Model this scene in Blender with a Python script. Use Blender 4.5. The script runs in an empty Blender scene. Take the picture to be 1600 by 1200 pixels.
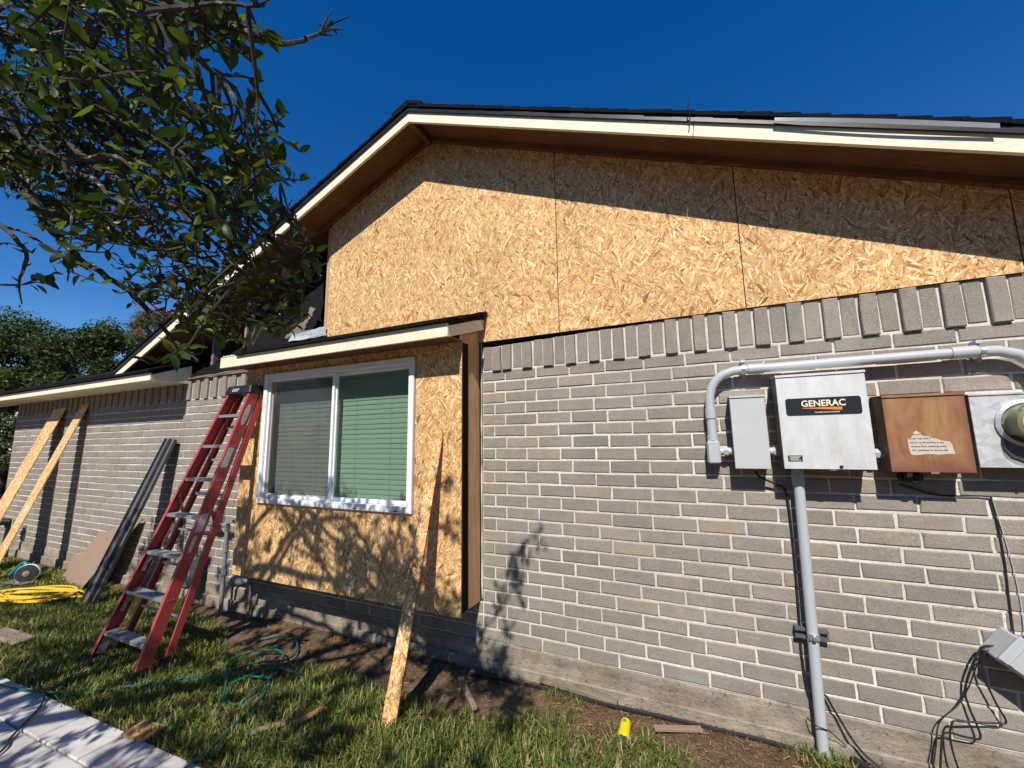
import bpy, bmesh, math, random
import numpy as np
from mathutils import Vector, Matrix, noise as mnoise

random.seed(7)
RNG = np.random.default_rng(11)
SC = bpy.context.scene
COL = SC.collection

# ------------------------------------------------------------------ camera
CAM = Vector((1.3616, -2.8533, 1.6752))
CR = Vector((0.90887934, 0.41681141, -0.0143734))
CU = Vector((0.0717221, -0.12225783, 0.98990351))
CF = Vector((-0.41084582, 0.90073374, 0.14101221))
cd = bpy.data.cameras.new('camera')
cd.sensor_width = 36.0
cd.lens = 634.47 / 1600 * 36
cd.clip_start = 0.02
cd.clip_end = 600
cam = bpy.data.objects.new('camera', cd)
COL.objects.link(cam)
m = Matrix((CR, CU, -CF)).transposed().to_4x4()
m.translation = CAM
cam.matrix_world = m
SC.camera = cam

# ------------------------------------------------------------------ light
TO_SUN = Vector((0.20, -1.0, 1.05)).normalized()
w = bpy.data.worlds.new('World')
SC.world = w
w.use_nodes = True
nt = w.node_tree
bg = nt.nodes['Background']
sky = nt.nodes.new('ShaderNodeTexSky')
sky.sky_type = 'NISHITA'
sky.sun_disc = False
sky.sun_elevation = math.asin(TO_SUN.z)
sky.sun_rotation = math.atan2(TO_SUN.x, TO_SUN.y)
sky.altitude = 200
sky.air_density = 1.0
sky.dust_density = 0.0
sky.ozone_density = 3.5
hs = nt.nodes.new('ShaderNodeHueSaturation'); hs.inputs['Hue'].default_value = 0.509; hs.inputs['Saturation'].default_value = 1.37; hs.inputs['Value'].default_value = 1.95
nt.links.new(sky.outputs[0], hs.inputs['Color'])
nt.links.new(hs.outputs[0], bg.inputs[0])
bg.inputs[1].default_value = 0.055
sd = bpy.data.lights.new('sun', 'SUN')
sd.energy = 5.0
sd.angle = math.radians(0.55)
sd.color = (1.0, 0.94, 0.84)
sun = bpy.data.objects.new('sun', sd)
COL.objects.link(sun)
sun.rotation_euler = (-TO_SUN).to_track_quat('-Z', 'Y').to_euler()
sun.location = (2, -12, 14)
SC.view_settings.view_transform = 'Standard'
SC.view_settings.look = 'None'
SC.view_settings.exposure = 0.25
SC.view_settings.gamma = 1.0
SC.render.engine = 'CYCLES'
SC.cycles.use_denoising = True
SC.cycles.max_bounces = 8
SC.cycles.transparent_max_bounces = 24


def view(p):
    """where a point falls in the 1600 x 1200 photograph (used to rank pieces by size and to thin the crown)"""
    d = Vector(p) - CAM
    z = d.dot(CF)
    if z < 0.05:
        return None
    return (800 + 634.47 * d.dot(CR) / z, 600 - 634.47 * d.dot(CU) / z, z)


# ------------------------------------------------------------------ helpers
class MB:
    def __init__(s):
        s.v = []; s.f = []; s.m = []

    def add(s, vs, fs, mi=0):
        o = len(s.v)
        s.v += [tuple(p) for p in vs]
        s.f += [tuple(i + o for i in f) for f in fs]
        s.m += [mi] * len(fs)
        return s

    def box(s, a, b, mi=0):
        x0, y0, z0 = a; x1, y1, z1 = b
        s.add([(x0, y0, z0), (x1, y0, z0), (x1, y1, z0), (x0, y1, z0), (x0, y0, z1), (x1, y0, z1), (x1, y1, z1), (x0, y1, z1)],
              [(0, 3, 2, 1), (4, 5, 6, 7), (0, 1, 5, 4), (1, 2, 6, 5), (2, 3, 7, 6), (3, 0, 4, 7)], mi)
        return s

    def hexa(s, p, mi=0):
        """8 corners: bottom 4 then top 4, counter-clockwise"""
        s.add(p, [(0, 3, 2, 1), (4, 5, 6, 7), (0, 1, 5, 4), (1, 2, 6, 5), (2, 3, 7, 6), (3, 0, 4, 7)], mi)
        return s

    def prism(s, poly, ax, a, b, mi=0):
        """polygon in the two other axes, swept along ax from a to b"""
        def P(q, t):
            return [(t, q[0], q[1]), (q[0], t, q[1]), (q[0], q[1], t)][ax]
        n = len(poly)
        vs = [P(q, a) for q in poly] + [P(q, b) for q in poly]
        fs = [tuple(range(n - 1, -1, -1)), tuple(range(n, 2 * n))]
        fs += [(i, (i + 1) % n, n + (i + 1) % n, n + i) for i in range(n)]
        s.add(vs, fs, mi)
        return s

    def bar(s, p, q, wx, wy, side=(1, 0, 0), mi=0):
        """rectangular bar between two points; wx along `side`"""
        p = Vector(p); q = Vector(q); d = (q - p).normalized()
        a = Vector(side); a = (a - d * a.dot(d)).normalized(); b = d.cross(a)
        c = []
        for o in (p, q):
            for sx, sy in ((-1, -1), (1, -1), (1, 1), (-1, 1)):
                c.append(o + a * sx * wx / 2 + b * sy * wy / 2)
        return s.hexa(c, mi)

    def tube(s, pts, r, n=10, cap=True, mi=0):
        pts = [Vector(p) for p in pts]
        k = len(pts)
        rs = r if isinstance(r, (list, tuple)) else [r] * k
        t0 = (pts[1] - pts[0]).normalized()
        a = t0.orthogonal().normalized()
        vs = []
        for i, p in enumerate(pts):
            t = (pts[min(i + 1, k - 1)] - pts[max(i - 1, 0)])
            t = t.normalized() if t.length > 1e-9 else t0
            a = (a - t * a.dot(t))
            a = a.normalized() if a.length > 1e-6 else t.orthogonal().normalized()
            b = t.cross(a)
            for j in range(n):
                an = 2 * math.pi * j / n
                vs.append(p + (a * math.cos(an) + b * math.sin(an)) * rs[i])
        fs = []
        for i in range(k - 1):
            for j in range(n):
                fs.append((i * n + j, i * n + (j + 1) % n, (i + 1) * n + (j + 1) % n, (i + 1) * n + j))
        if cap:
            fs.append(tuple(range(n - 1, -1, -1)))
            fs.append(tuple((k - 1) * n + j for j in range(n)))
        return s.add(vs, fs, mi)

    def lathe(s, prof, axis_o, axis_d, n=24, mi=0):
        """profile of (radius, along) round an axis"""
        o = Vector(axis_o); d = Vector(axis_d).normalized(); a = d.orthogonal().normalized(); b = d.cross(a)
        vs = []
        for r, h in prof:
            for j in range(n):
                an = 2 * math.pi * j / n
                vs.append(o + d * h + (a * math.cos(an) + b * math.sin(an)) * r)
        k = len(prof); fs = []
        for i in range(k - 1):
            for j in range(n):
                fs.append((i * n + j, i * n + (j + 1) % n, (i + 1) * n + (j + 1) % n, (i + 1) * n + j))
        fs.append(tuple(range(n - 1, -1, -1)))
        fs.append(tuple((k - 1) * n + j for j in range(n)))
        return s.add(vs, fs, mi)

    def mesh(s, name, mats, bevel=0, smooth=False, uv=True):
        me = bpy.data.meshes.new(name)
        me.from_pydata(s.v, [], s.f)
        if not isinstance(mats, (list, tuple)):
            mats = [mats]
        for mt in mats:
            me.materials.append(mt)
        if any(s.m):
            me.polygons.foreach_set('material_index', s.m)
        bm = bmesh.new(); bm.from_mesh(me)
        bmesh.ops.recalc_face_normals(bm, faces=bm.faces)
        if bevel:
            es = [e for e in bm.edges if len(e.link_faces) == 2 and e.calc_face_angle(0) > 0.6]
            bmesh.ops.bevel(bm, geom=es, offset=bevel, segments=1, affect='EDGES', clamp_overlap=True)
        if uv:
            lay = bm.loops.layers.uv.new('UVMap')
            for f in bm.faces:
                n = f.normal; a = max(range(3), key=lambda i: abs(n[i]))
                i, j = ((1, 2), (0, 2), (0, 1))[a]
                for l in f.loops:
                    l[lay].uv = (l.vert.co[i], l.vert.co[j])
        if smooth:
            for f in bm.faces:
                f.smooth = True
            for e in bm.edges:
                if len(e.link_faces) == 2 and e.calc_face_angle(0) > 0.7:
                    e.smooth = False
        bm.to_mesh(me); bm.free()
        return me

    def build(s, name, mats, parent=None, bevel=0, smooth=False):
        return obj(name, s.mesh(name, mats, bevel, smooth), parent)


def obj(name, me, parent=None):
    o = bpy.data.objects.new(name, me)
    COL.objects.link(o)
    if parent is not None:
        o.parent = parent
    return o


def empty(name, loc=(0, 0, 0)):
    o = bpy.data.objects.new(name, None)
    o.empty_display_size = 0.1
    o.location = loc
    COL.objects.link(o)
    return o


def tag(o, label=None, cat=None, group=None, kind=None):
    if label: o['label'] = label
    if cat: o['category'] = cat
    if group: o['group'] = group
    if kind: o['kind'] = kind
    return o


def thing(name, loc, label, cat, group=None):
    return tag(empty(name, loc), label, cat, group)


def local(parent, pts):
    l = parent.location
    return [(p[0] - l.x, p[1] - l.y, p[2] - l.z) for p in pts]


def spline(pts, n=8):
    """Catmull-Rom through the points"""
    P = [Vector(p) for p in pts]
    P = [P[0] * 2 - P[1]] + P + [P[-1] * 2 - P[-2]]
    out = []
    for i in range(1, len(P) - 2):
        a, b, c, d = P[i - 1:i + 3]
        for k in range(n):
            t = k / n
            out.append(0.5 * ((2 * b) + (c - a) * t + (2 * a - 5 * b + 4 * c - d) * t * t + (3 * b - a - 3 * c + d) * t ** 3))
    out.append(P[-2])
    return out


def bulk(name, V, F3, F4, mat, parent=None, smooth=False):
    """fast mesh from numpy arrays: V (n,3), tris and quads"""
    me = bpy.data.meshes.new(name)
    F3 = np.zeros((0, 3), int) if F3 is None else F3
    F4 = np.zeros((0, 4), int) if F4 is None else F4
    me.vertices.add(len(V)); me.vertices.foreach_set('co', np.asarray(V, np.float32).ravel())
    loops = np.concatenate([F4.ravel(), F3.ravel()]).astype(np.int32)
    me.loops.add(len(loops)); me.loops.foreach_set('vertex_index', loops)
    st = np.concatenate([np.arange(len(F4)) * 4, len(F4) * 4 + np.arange(len(F3)) * 3]).astype(np.int32)
    me.polygons.add(len(st)); me.polygons.foreach_set('loop_start', st)
    me.update(calc_edges=True); me.validate()
    me.materials.append(mat)
    if smooth:
        me.polygons.foreach_set('use_smooth', np.ones(len(me.polygons), bool))
    return obj(name, me, parent)


# ------------------------------------------------------------------ materials
class NT:
    def __init__(s, name):
        s.m = bpy.data.materials.new(name); s.m.use_nodes = True
        s.t = s.m.node_tree; s.n = s.t.nodes; s.b = s.n['Principled BSDF']; s.out = s.n['Material Output']

    def node(s, ty, **kw):
        n = s.n.new(ty)
        for k, v in kw.items():
            if k[0] == 'i' and k[1:].isdigit():
                n.inputs[int(k[1:])].default_value = v
            else:
                setattr(n, k, v)
        return n

    def link(s, a, b):
        s.t.links.new(a, b)

    def coord(s, kind='Object'):
        return s.node('ShaderNodeTexCoord').outputs[kind]

    def noise(s, co, scale, detail=4, rough=0.6, dist=0):
        n = s.node('ShaderNodeTexNoise')
        n.inputs['Scale'].default_value = scale; n.inputs['Detail'].default_value = detail
        n.inputs['Roughness'].default_value = rough; n.inputs['Distortion'].default_value = dist
        if co is not None: s.link(co, n.inputs['Vector'])
        return n.outputs['Fac']

    def ramp(s, fac, stops, interp='LINEAR'):
        r = s.node('ShaderNodeValToRGB'); e = r.color_ramp.elements; r.color_ramp.interpolation = interp
        while len(e) > 1: e.remove(e[-1])
        e[0].position = stops[0][0]; e[0].color = (*stops[0][1], 1) if len(stops[0][1]) == 3 else stops[0][1]
        for p, c in stops[1:]:
            q = e.new(p); q.color = (*c, 1)
        s.link(fac, r.inputs[0])
        return r.outputs[0]

    def mix(s, fac, a, b, mode='MIX'):
        n = s.node('ShaderNodeMix', data_type='RGBA', blend_type=mode)
        for sock, v in ((n.inputs[0], fac), (n.inputs[6], a), (n.inputs[7], b)):
            if hasattr(v, 'links'): s.link(v, sock)
            elif isinstance(v, (int, float)): sock.default_value = v
            else: sock.default_value = (*v, 1)
        return n.outputs[2]

    def math(s, op, a, b=0.0, clamp=False):
        n = s.node('ShaderNodeMath', operation=op, use_clamp=clamp)
        for sock, v in ((n.inputs[0], a), (n.inputs[1], b)):
            if hasattr(v, 'links'): s.link(v, sock)
            else: sock.default_value = v
        return n.outputs[0]

    def bump(s, h, strength=0.3, dist=0.01):
        b = s.node('ShaderNodeBump'); b.inputs['Strength'].default_value = strength; b.inputs['Distance'].default_value = dist
        s.link(h, b.inputs['Height']); s.link(b.outputs[0], s.b.inputs['Normal'])

    def mapping(s, co, rot=(0, 0, 0), scale=(1, 1, 1), loc=(0, 0, 0)):
        n = s.node('ShaderNodeMapping'); n.inputs['Rotation'].default_value = rot; n.inputs['Scale'].default_value = scale
        n.inputs['Location'].default_value = loc; s.link(co, n.inputs['Vector'])
        return n.outputs[0]

    def done(s, col=None, rough=None, metal=None, spec=None):
        for sock, v in (('Base Color', col), ('Roughness', rough), ('Metallic', metal), ('Specular IOR Level', spec)):
            if v is None: continue
            if hasattr(v, 'links'): s.link(v, s.b.inputs[sock])
            elif isinstance(v, (int, float)): s.b.inputs[sock].default_value = v
            else: s.b.inputs[sock].default_value = (*v, 1)
        return s.m


def plain(name, col, rough=0.6, metal=0.0, var=0.25, scale=12, bump=0.15, spec=0.4):
    """one colour with soft wear and a little relief"""
    t = NT(name); co = t.coord()
    f = t.noise(co, scale, 5, 0.65)
    c = t.mix(f, tuple(x * (1 - var) for x in col), tuple(min(1, x * (1 + var)) for x in col))
    g = t.noise(co, scale * 9, 3, 0.6)
    t.bump(g, bump, 0.004)
    return t.done(c, t.math('ADD', t.math('MULTIPLY', f, 0.2), max(0.02, rough - 0.1)), metal, spec)


def island_random(t):
    a = t.node('ShaderNodeObjectInfo').outputs['Random']
    b = t.node('ShaderNodeNewGeometry').outputs['Random Per Island']
    return t.math('FRACT', t.math('ADD', a, b))


def mat_brick():
    t = NT('brick_clay'); co = t.node('ShaderNodeNewGeometry').outputs['Position']
    r = island_random(t)
    base = t.ramp(r, [(0, (0.225, 0.2, 0.172)), (0.25, (0.275, 0.243, 0.207)), (0.5, (0.243, 0.22, 0.192)), (0.7, (0.295, 0.257, 0.216)), (0.88, (0.257, 0.227, 0.194)), (0.95, (0.315, 0.264, 0.212)), (1, (0.216, 0.2, 0.18))])
    sp = t.noise(co, 160, 4, 0.75)
    base = t.mix(0.85, base, t.ramp(sp, [(0.28, (0.42, 0.42, 0.42)), (0.5, (1, 1, 1)), (0.72, (1.5, 1.48, 1.44))]), 'MULTIPLY')
    med = t.noise(co, 14, 5, 0.7)
    base = t.mix(0.6, base, t.ramp(med, [(0.3, (0.78, 0.78, 0.8)), (0.7, (1.2, 1.17, 1.12))]), 'MULTIPLY')
    stain = t.ramp(t.noise(co, 1.3, 6, 0.65), [(0.52, (0, 0, 0)), (0.72, (1, 1, 1))])
    base = t.mix(t.math('MULTIPLY', stain, 0.28), base, (0.42, 0.40, 0.37))
    smear = t.ramp(t.noise(co, 26, 5, 0.72), [(0.63, (0, 0, 0)), (0.72, (1, 1, 1))])
    base = t.mix(t.math('MULTIPLY', smear, 0.45), base, (0.56, 0.53, 0.48))
    grime = t.ramp(t.noise(co, 0.8, 5, 0.6), [(0.5, (0, 0, 0)), (0.75, (1, 1, 1))])
    base = t.mix(t.math('MULTIPLY', grime, 0.35), base, (0.15, 0.14, 0.125))
    h = t.math('ADD', t.math('MULTIPLY', sp, 0.6), t.noise(co, 55, 3, 0.6))
    t.bump(h, 0.55, 0.004)
    return t.done(base, 0.92, 0, 0.2)


def mat_mortar():
    t = NT('mortar'); co = t.node('ShaderNodeNewGeometry').outputs['Position']
    f = t.noise(co, 45, 6, 0.7)
    c = t.ramp(f, [(0.25, (0.52, 0.49, 0.44)), (0.5, (0.68, 0.65, 0.585)), (0.75, (0.79, 0.765, 0.70))])
    g = t.ramp(t.noise(co, 1.6, 5, 0.6), [(0.35, (0.72, 0.7, 0.67)), (0.65, (1.05, 1.04, 1.02))])
    c = t.mix(1, c, g, 'MULTIPLY')
    t.bump(t.noise(co, 90, 5, 0.7), 0.8, 0.006)
    return t.done(c, 0.95, 0, 0.15)


def mat_concrete():
    t = NT('foundation_concrete'); co = t.coord()
    f = t.noise(co, 7, 8, 0.7)
    c = t.ramp(f, [(0.25, (0.23, 0.195, 0.155)), (0.5, (0.36, 0.32, 0.265)), (0.75, (0.48, 0.44, 0.375))])
    g = t.ramp(t.noise(t.mapping(co, scale=(1, 1, 4)), 2.2, 6, 0.7), [(0.35, (0.58, 0.54, 0.49)), (0.65, (1.15, 1.12, 1.07))])
    c = t.mix(1, c, g, 'MULTIPLY')
    pit = t.ramp(t.noise(co, 45, 3, 0.6), [(0.30, (0.35, 0.33, 0.3)), (0.40, (1, 1, 1))])
    c = t.mix(0.8, c, pit, 'MULTIPLY')
    t.bump(t.noise(co, 60, 6, 0.75), 1.0, 0.012)
    return t.done(c, 0.95, 0, 0.15)


def mat_osb():
    t = NT('oriented_strand_board')
    uv = t.coord('UV')
    ob = t.node('ShaderNodeObjectInfo').outputs['Random']
    off = t.node('ShaderNodeCombineXYZ'); t.link(t.math('MULTIPLY', ob, 37.0), off.inputs[0]); t.link(t.math('MULTIPLY', ob, 17.3), off.inputs[1])
    va = t.node('ShaderNodeVectorMath', operation='ADD'); t.link(uv, va.inputs[0]); t.link(off.outputs[0], va.inputs[1])
    wn = t.node('ShaderNodeTexNoise'); wn.inputs['Scale'].default_value = 14; wn.inputs['Detail'].default_value = 2
    t.link(va.outputs[0], wn.inputs['Vector'])
    ws = t.node('ShaderNodeVectorMath', operation='MULTIPLY_ADD'); t.link(wn.outputs['Color'], ws.inputs[0])
    ws.inputs[1].default_value = (0.014, 0.014, 0); t.link(va.outputs[0], ws.inputs[2])
    co = ws.outputs[0]
    tones = [(0, (0.26, 0.11, 0.035)), (0.10, (0.44, 0.22, 0.078)), (0.32, (0.60, 0.345, 0.138)), (0.62, (0.69, 0.445, 0.19)), (0.88, (0.84, 0.64, 0.36)), (0.95, (0.86, 0.70, 0.44)), (1, (0.50, 0.235, 0.10))]
    col = t.ramp(t.noise(co, 30, 4, 0.7), [(0.3, (0.34, 0.18, 0.075)), (0.7, (0.60, 0.38, 0.18))])
    hgt = None
    layers = [(.024, .036, .0052, .75, 1.4), (.040, .042, .0062, .62, 1.2), (.036, .046, .0075, .55, 1.3), (.055, .055, .009, .38, 1.1), (.07, .065, .0105, .28, 1.3), (.10, .085, .016, .13, 1.0)]
    for i, (cell, ln, wd, frac, spread) in enumerate(layers):
        # patches of board, each with its own strand direction
        pv = t.node('ShaderNodeTexVoronoi', voronoi_dimensions='2D', feature='F1')
        pv.inputs['Scale'].default_value = 1 / cell; pv.inputs['Randomness'].default_value = 1.0
        t.link(t.mapping(co, loc=(i * 1.37, i * 2.11, 0)), pv.inputs['Vector'])
        psep = t.node('ShaderNodeSeparateColor'); t.link(pv.outputs['Color'], psep.inputs[0])
        ang = t.math('ADD', t.math('MULTIPLY', t.math('SUBTRACT', psep.outputs[0], 0.5), 2 * spread), math.pi / 2)
        vr = t.node('ShaderNodeVectorRotate', rotation_type='Z_AXIS'); t.link(co, vr.inputs['Vector']); t.link(ang, vr.inputs['Angle'])
        rc = vr.outputs[0]
        mp = t.mapping(rc, scale=(1 / ln, 1 / wd, 1), loc=(i * 3.7, i * 1.9, 0))
        vo = t.node('ShaderNodeTexVoronoi', voronoi_dimensions='2D', feature='F1')
        vo.inputs['Scale'].default_value = 1.0; vo.inputs['Randomness'].default_value = 1.0
        t.link(mp, vo.inputs['Vector'])
        sep = t.node('ShaderNodeSeparateColor'); t.link(vo.outputs['Color'], sep.inputs[0])
        mask = t.math('LESS_THAN', sep.outputs[1], frac)
        grain = t.noise(t.mapping(rc, scale=(14, 240, 1)), 1.0, 2, 0.5)
        c = t.ramp(sep.outputs[0], tones)
        c = t.mix(0.7, c, t.ramp(grain, [(0.3, (0.75, 0.73, 0.7)), (0.7, (1.2, 1.2, 1.18))]), 'MULTIPLY')
        # colour darkens towards the rim of each flake
        edge = t.ramp(vo.outputs['Distance'], [(0.0, (1, 1, 1)), (0.62, (1, 1, 1)), (0.95, (0.62, 0.56, 0.5))])
        c = t.mix(1, c, edge, 'MULTIPLY')
        col = t.mix(mask, col, c)
        hh = t.math('MULTIPLY', mask, sep.outputs[2])
        hgt = hh if hgt is None else t.math('MAXIMUM', hgt, hh)
    wear = t.ramp(t.noise(co, 1.4, 4, 0.6), [(0.3, (0.86, 0.84, 0.82)), (0.7, (1.08, 1.07, 1.06))])
    col = t.mix(1, col, wear, 'MULTIPLY')
    t.bump(hgt, 0.35, 0.002)
    return t.done(col, 0.72, 0, 0.3)


def mat_wood(name, c0, c1, scale=1.0, rough=0.75, ax=2, rings=9):
    t = NT(name); co = t.coord()
    sc = [rings * 3, rings * 3, rings * 3]; sc[ax] = rings * 0.18
    st = t.mapping(co, scale=tuple(x * scale for x in sc))
    f = t.noise(st, 1.0, 5, 0.65, 1.2)
    c = t.ramp(f, [(0.3, c0), (0.7, c1)])
    big = t.ramp(t.noise(co, 2.2, 4, 0.6), [(0.3, (0.8, 0.8, 0.8)), (0.7, (1.12, 1.12, 1.12))])
    c = t.mix(1, c, big, 'MULTIPLY')
    t.bump(f, 0.25, 0.003)
    return t.done(c, rough, 0, 0.3)


def mat_primed(name, col, ax):
    """primed fibre board: fine wood-print emboss, nail heads and handling dirt"""
    t = NT(name); co = t.coord()
    sc = [70, 70, 70]; sc[ax] = 5
    f = t.noise(t.mapping(co, scale=tuple(sc)), 1, 4, 0.6, 0.6)
    c = t.mix(t.ramp(f, [(0.35, (0, 0, 0)), (0.7, (1, 1, 1))]), tuple(x * 0.88 for x in col), col)
    d = t.ramp(t.noise(co, 5, 7, 0.75), [(0.45, (1, 1, 1)), (0.75, (0.85, 0.82, 0.77))])
    c = t.mix(1, c, d, 'MULTIPLY')
    sp = t.ramp(t.noise(co, 75, 2, 0.5), [(0.70, (1, 1, 1)), (0.76, (0.55, 0.5, 0.42))])
    c = t.mix(0.7, c, sp, 'MULTIPLY')
    t.bump(f, 0.3, 0.002)
    return t.done(c, 0.7, 0, 0.3)


def mat_bark():
    t = NT('lichened_bark'); co = t.coord()
    f = t.noise(co, 40, 6, 0.7)
    c = t.ramp(f, [(0.3, (0.025, 0.021, 0.018)), (0.7, (0.095, 0.083, 0.068))])
    l = t.ramp(t.noise(co, 22, 4, 0.7), [(0.60, (0, 0, 0)), (0.68, (1, 1, 1))])
    c = t.mix(t.math('MULTIPLY', l, 0.8), c, (0.40, 0.40, 0.36))
    t.bump(f, 0.8, 0.006)
    return t.done(c, 0.9, 0, 0.2)


def mat_leaf(name, stops, transl=0.35, rough=0.38, spec=0.5):
    t = NT(name)
    r = island_random(t)
    c = t.ramp(r, stops)
    t.done(c, rough, 0, spec)
    tr = t.node('ShaderNodeBsdfTranslucent')
    t.link(t.mix(1, c, (1.5, 1.6, 0.55), 'MULTIPLY'), tr.inputs[0])
    mx = t.node('ShaderNodeMixShader'); mx.inputs[0].default_value = transl
    t.link(t.b.outputs[0], mx.inputs[1]); t.link(tr.outputs[0], mx.inputs[2]); t.link(mx.outputs[0], t.out.inputs[0])
    return t.m


def mat_ground():
    t = NT('soil_and_thatch'); co = t.node('ShaderNodeNewGeometry').outputs['Position']
    f = t.noise(co, 9, 8, 0.75)
    c = t.ramp(f, [(0.25, (0.065, 0.046, 0.03)), (0.5, (0.155, 0.113, 0.073)), (0.75, (0.27, 0.205, 0.138))])
    g = t.ramp(t.noise(co, 70, 5, 0.7), [(0.35, (0.6, 0.58, 0.55)), (0.7, (1.35, 1.3, 1.2))])
    c = t.mix(1, c, g, 'MULTIPLY')
    t.bump(t.noise(co, 35, 7, 0.75), 1.0, 0.02)
    return t.done(c, 0.95, 0, 0.1)


def mat_paver():
    t = NT('grey_paver'); co = t.node('ShaderNodeNewGeometry').outputs['Position']
    r = island_random(t)
    c = t.ramp(r, [(0, (0.46, 0.45, 0.44)), (0.5, (0.54, 0.53, 0.52)), (1, (0.50, 0.485, 0.47))])
    st = t.ramp(t.noise(co, 5, 7, 0.7), [(0.4, (1.05, 1.05, 1.05)), (0.68, (0.75, 0.68, 0.58))])
    c = t.mix(0.8, c, st, 'MULTIPLY')
    sp = t.noise(co, 120, 4, 0.7)
    c = t.mix(0.5, c, t.ramp(sp, [(0.3, (0.75, 0.75, 0.75)), (0.7, (1.2, 1.2, 1.2))]), 'MULTIPLY')
    t.bump(sp, 0.3, 0.003)
    return t.done(c, 0.85, 0, 0.25)


def mat_metal_sheet(name, col, rough, spangle=0.3, metal=0.85, scale=38):
    t = NT(name); co = t.coord()
    vo = t.node('ShaderNodeTexVoronoi'); vo.inputs['Scale'].default_value = scale
    t.link(co, vo.inputs['Vector'])
    sep = t.node('ShaderNodeSeparateColor'); t.link(vo.outputs['Color'], sep.inputs[0])
    c = t.mix(sep.outputs[0], tuple(x * (1 - spangle) for x in col), col)
    d = t.ramp(t.noise(t.mapping(co, scale=(3, 3, 1)), 5, 6, 0.7), [(0.4, (1, 1, 1)), (0.8, (0.78, 0.76, 0.72))])
    c = t.mix(1, c, d, 'MULTIPLY')
    t.bump(t.noise(co, 6, 3, 0.5), 0.05, 0.01)
    return t.done(c, t.math('ADD', t.math('MULTIPLY', t.noise(co, 20, 4), 0.2), rough), metal, 0.5)


def mat_rust():
    t = NT('rusted_paint'); co = t.coord()
    g = t.node('ShaderNodeTexCoord').outputs['Generated']
    f = t.noise(t.mapping(co, scale=(5, 5, 1.6)), 2.0, 7, 0.7, 0.6)
    c = t.ramp(f, [(0.30, (0.18, 0.07, 0.038)), (0.42, (0.27, 0.125, 0.055)), (0.55, (0.34, 0.185, 0.078)), (0.72, (0.35, 0.23, 0.11))])
    s = t.node('ShaderNodeSeparateXYZ'); t.link(g, s.inputs[0])
    ex = t.math('ABSOLUTE', t.math('SUBTRACT', s.outputs[0], 0.48)); ez = t.math('ABSOLUTE', t.math('SUBTRACT', s.outputs[2], 0.55))
    e = t.math('ADD', t.math('MAXIMUM', ex, ez), t.math('MULTIPLY', t.noise(co, 9, 5), 0.16))
    c = t.mix(t.ramp(e, [(0.44, (0, 0, 0)), (0.62, (1, 1, 1))]), c, (0.20, 0.072, 0.05))
    sp = t.ramp(t.noise(co, 90, 2, 0.5), [(0.73, (0, 0, 0)), (0.77, (1, 1, 1))])
    c = t.mix(t.math('MULTIPLY', sp, 0.5), c, (0.55, 0.42, 0.33))
    t.bump(t.noise(co, 70, 6, 0.7), 0.2, 0.002)
    return t.done(c, 0.55, 0.15, 0.4)


def mat_glass(name, tint, refl=0.1, spec_rough=0.02):
    t = NT(name)
    tr = t.node('ShaderNodeBsdfTransparent'); tr.inputs[0].default_value = (*tint, 1)
    gl = t.node('ShaderNodeBsdfGlossy'); gl.inputs['Roughness'].default_value = spec_rough; gl.inputs[0].default_value = (1, 1, 1, 1)
    fr = t.node('ShaderNodeLayerWeight'); fr.inputs[0].default_value = 0.5
    mx = t.node('ShaderNodeMixShader')
    t.link(t.math('ADD', t.math('POWER', fr.outputs['Facing'], 5.0), refl, True), mx.inputs[0])
    t.link(tr.outputs[0], mx.inputs[1]); t.link(gl.outputs[0], mx.inputs[2]); t.link(mx.outputs[0], t.out.inputs[0])
    return t.m


def mat_screen():
    t = NT('insect_screen')
    tr = t.node('ShaderNodeBsdfTransparent'); df = t.node('ShaderNodeBsdfDiffuse'); df.inputs[0].default_value = (0.10, 0.10, 0.105, 1)
    mx = t.node('ShaderNodeMixShader'); mx.inputs[0].default_value = 0.20
    t.link(tr.outputs[0], mx.inputs[1]); t.link(df.outputs[0], mx.inputs[2]); t.link(mx.outputs[0], t.out.inputs[0])
    return t.m


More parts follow.
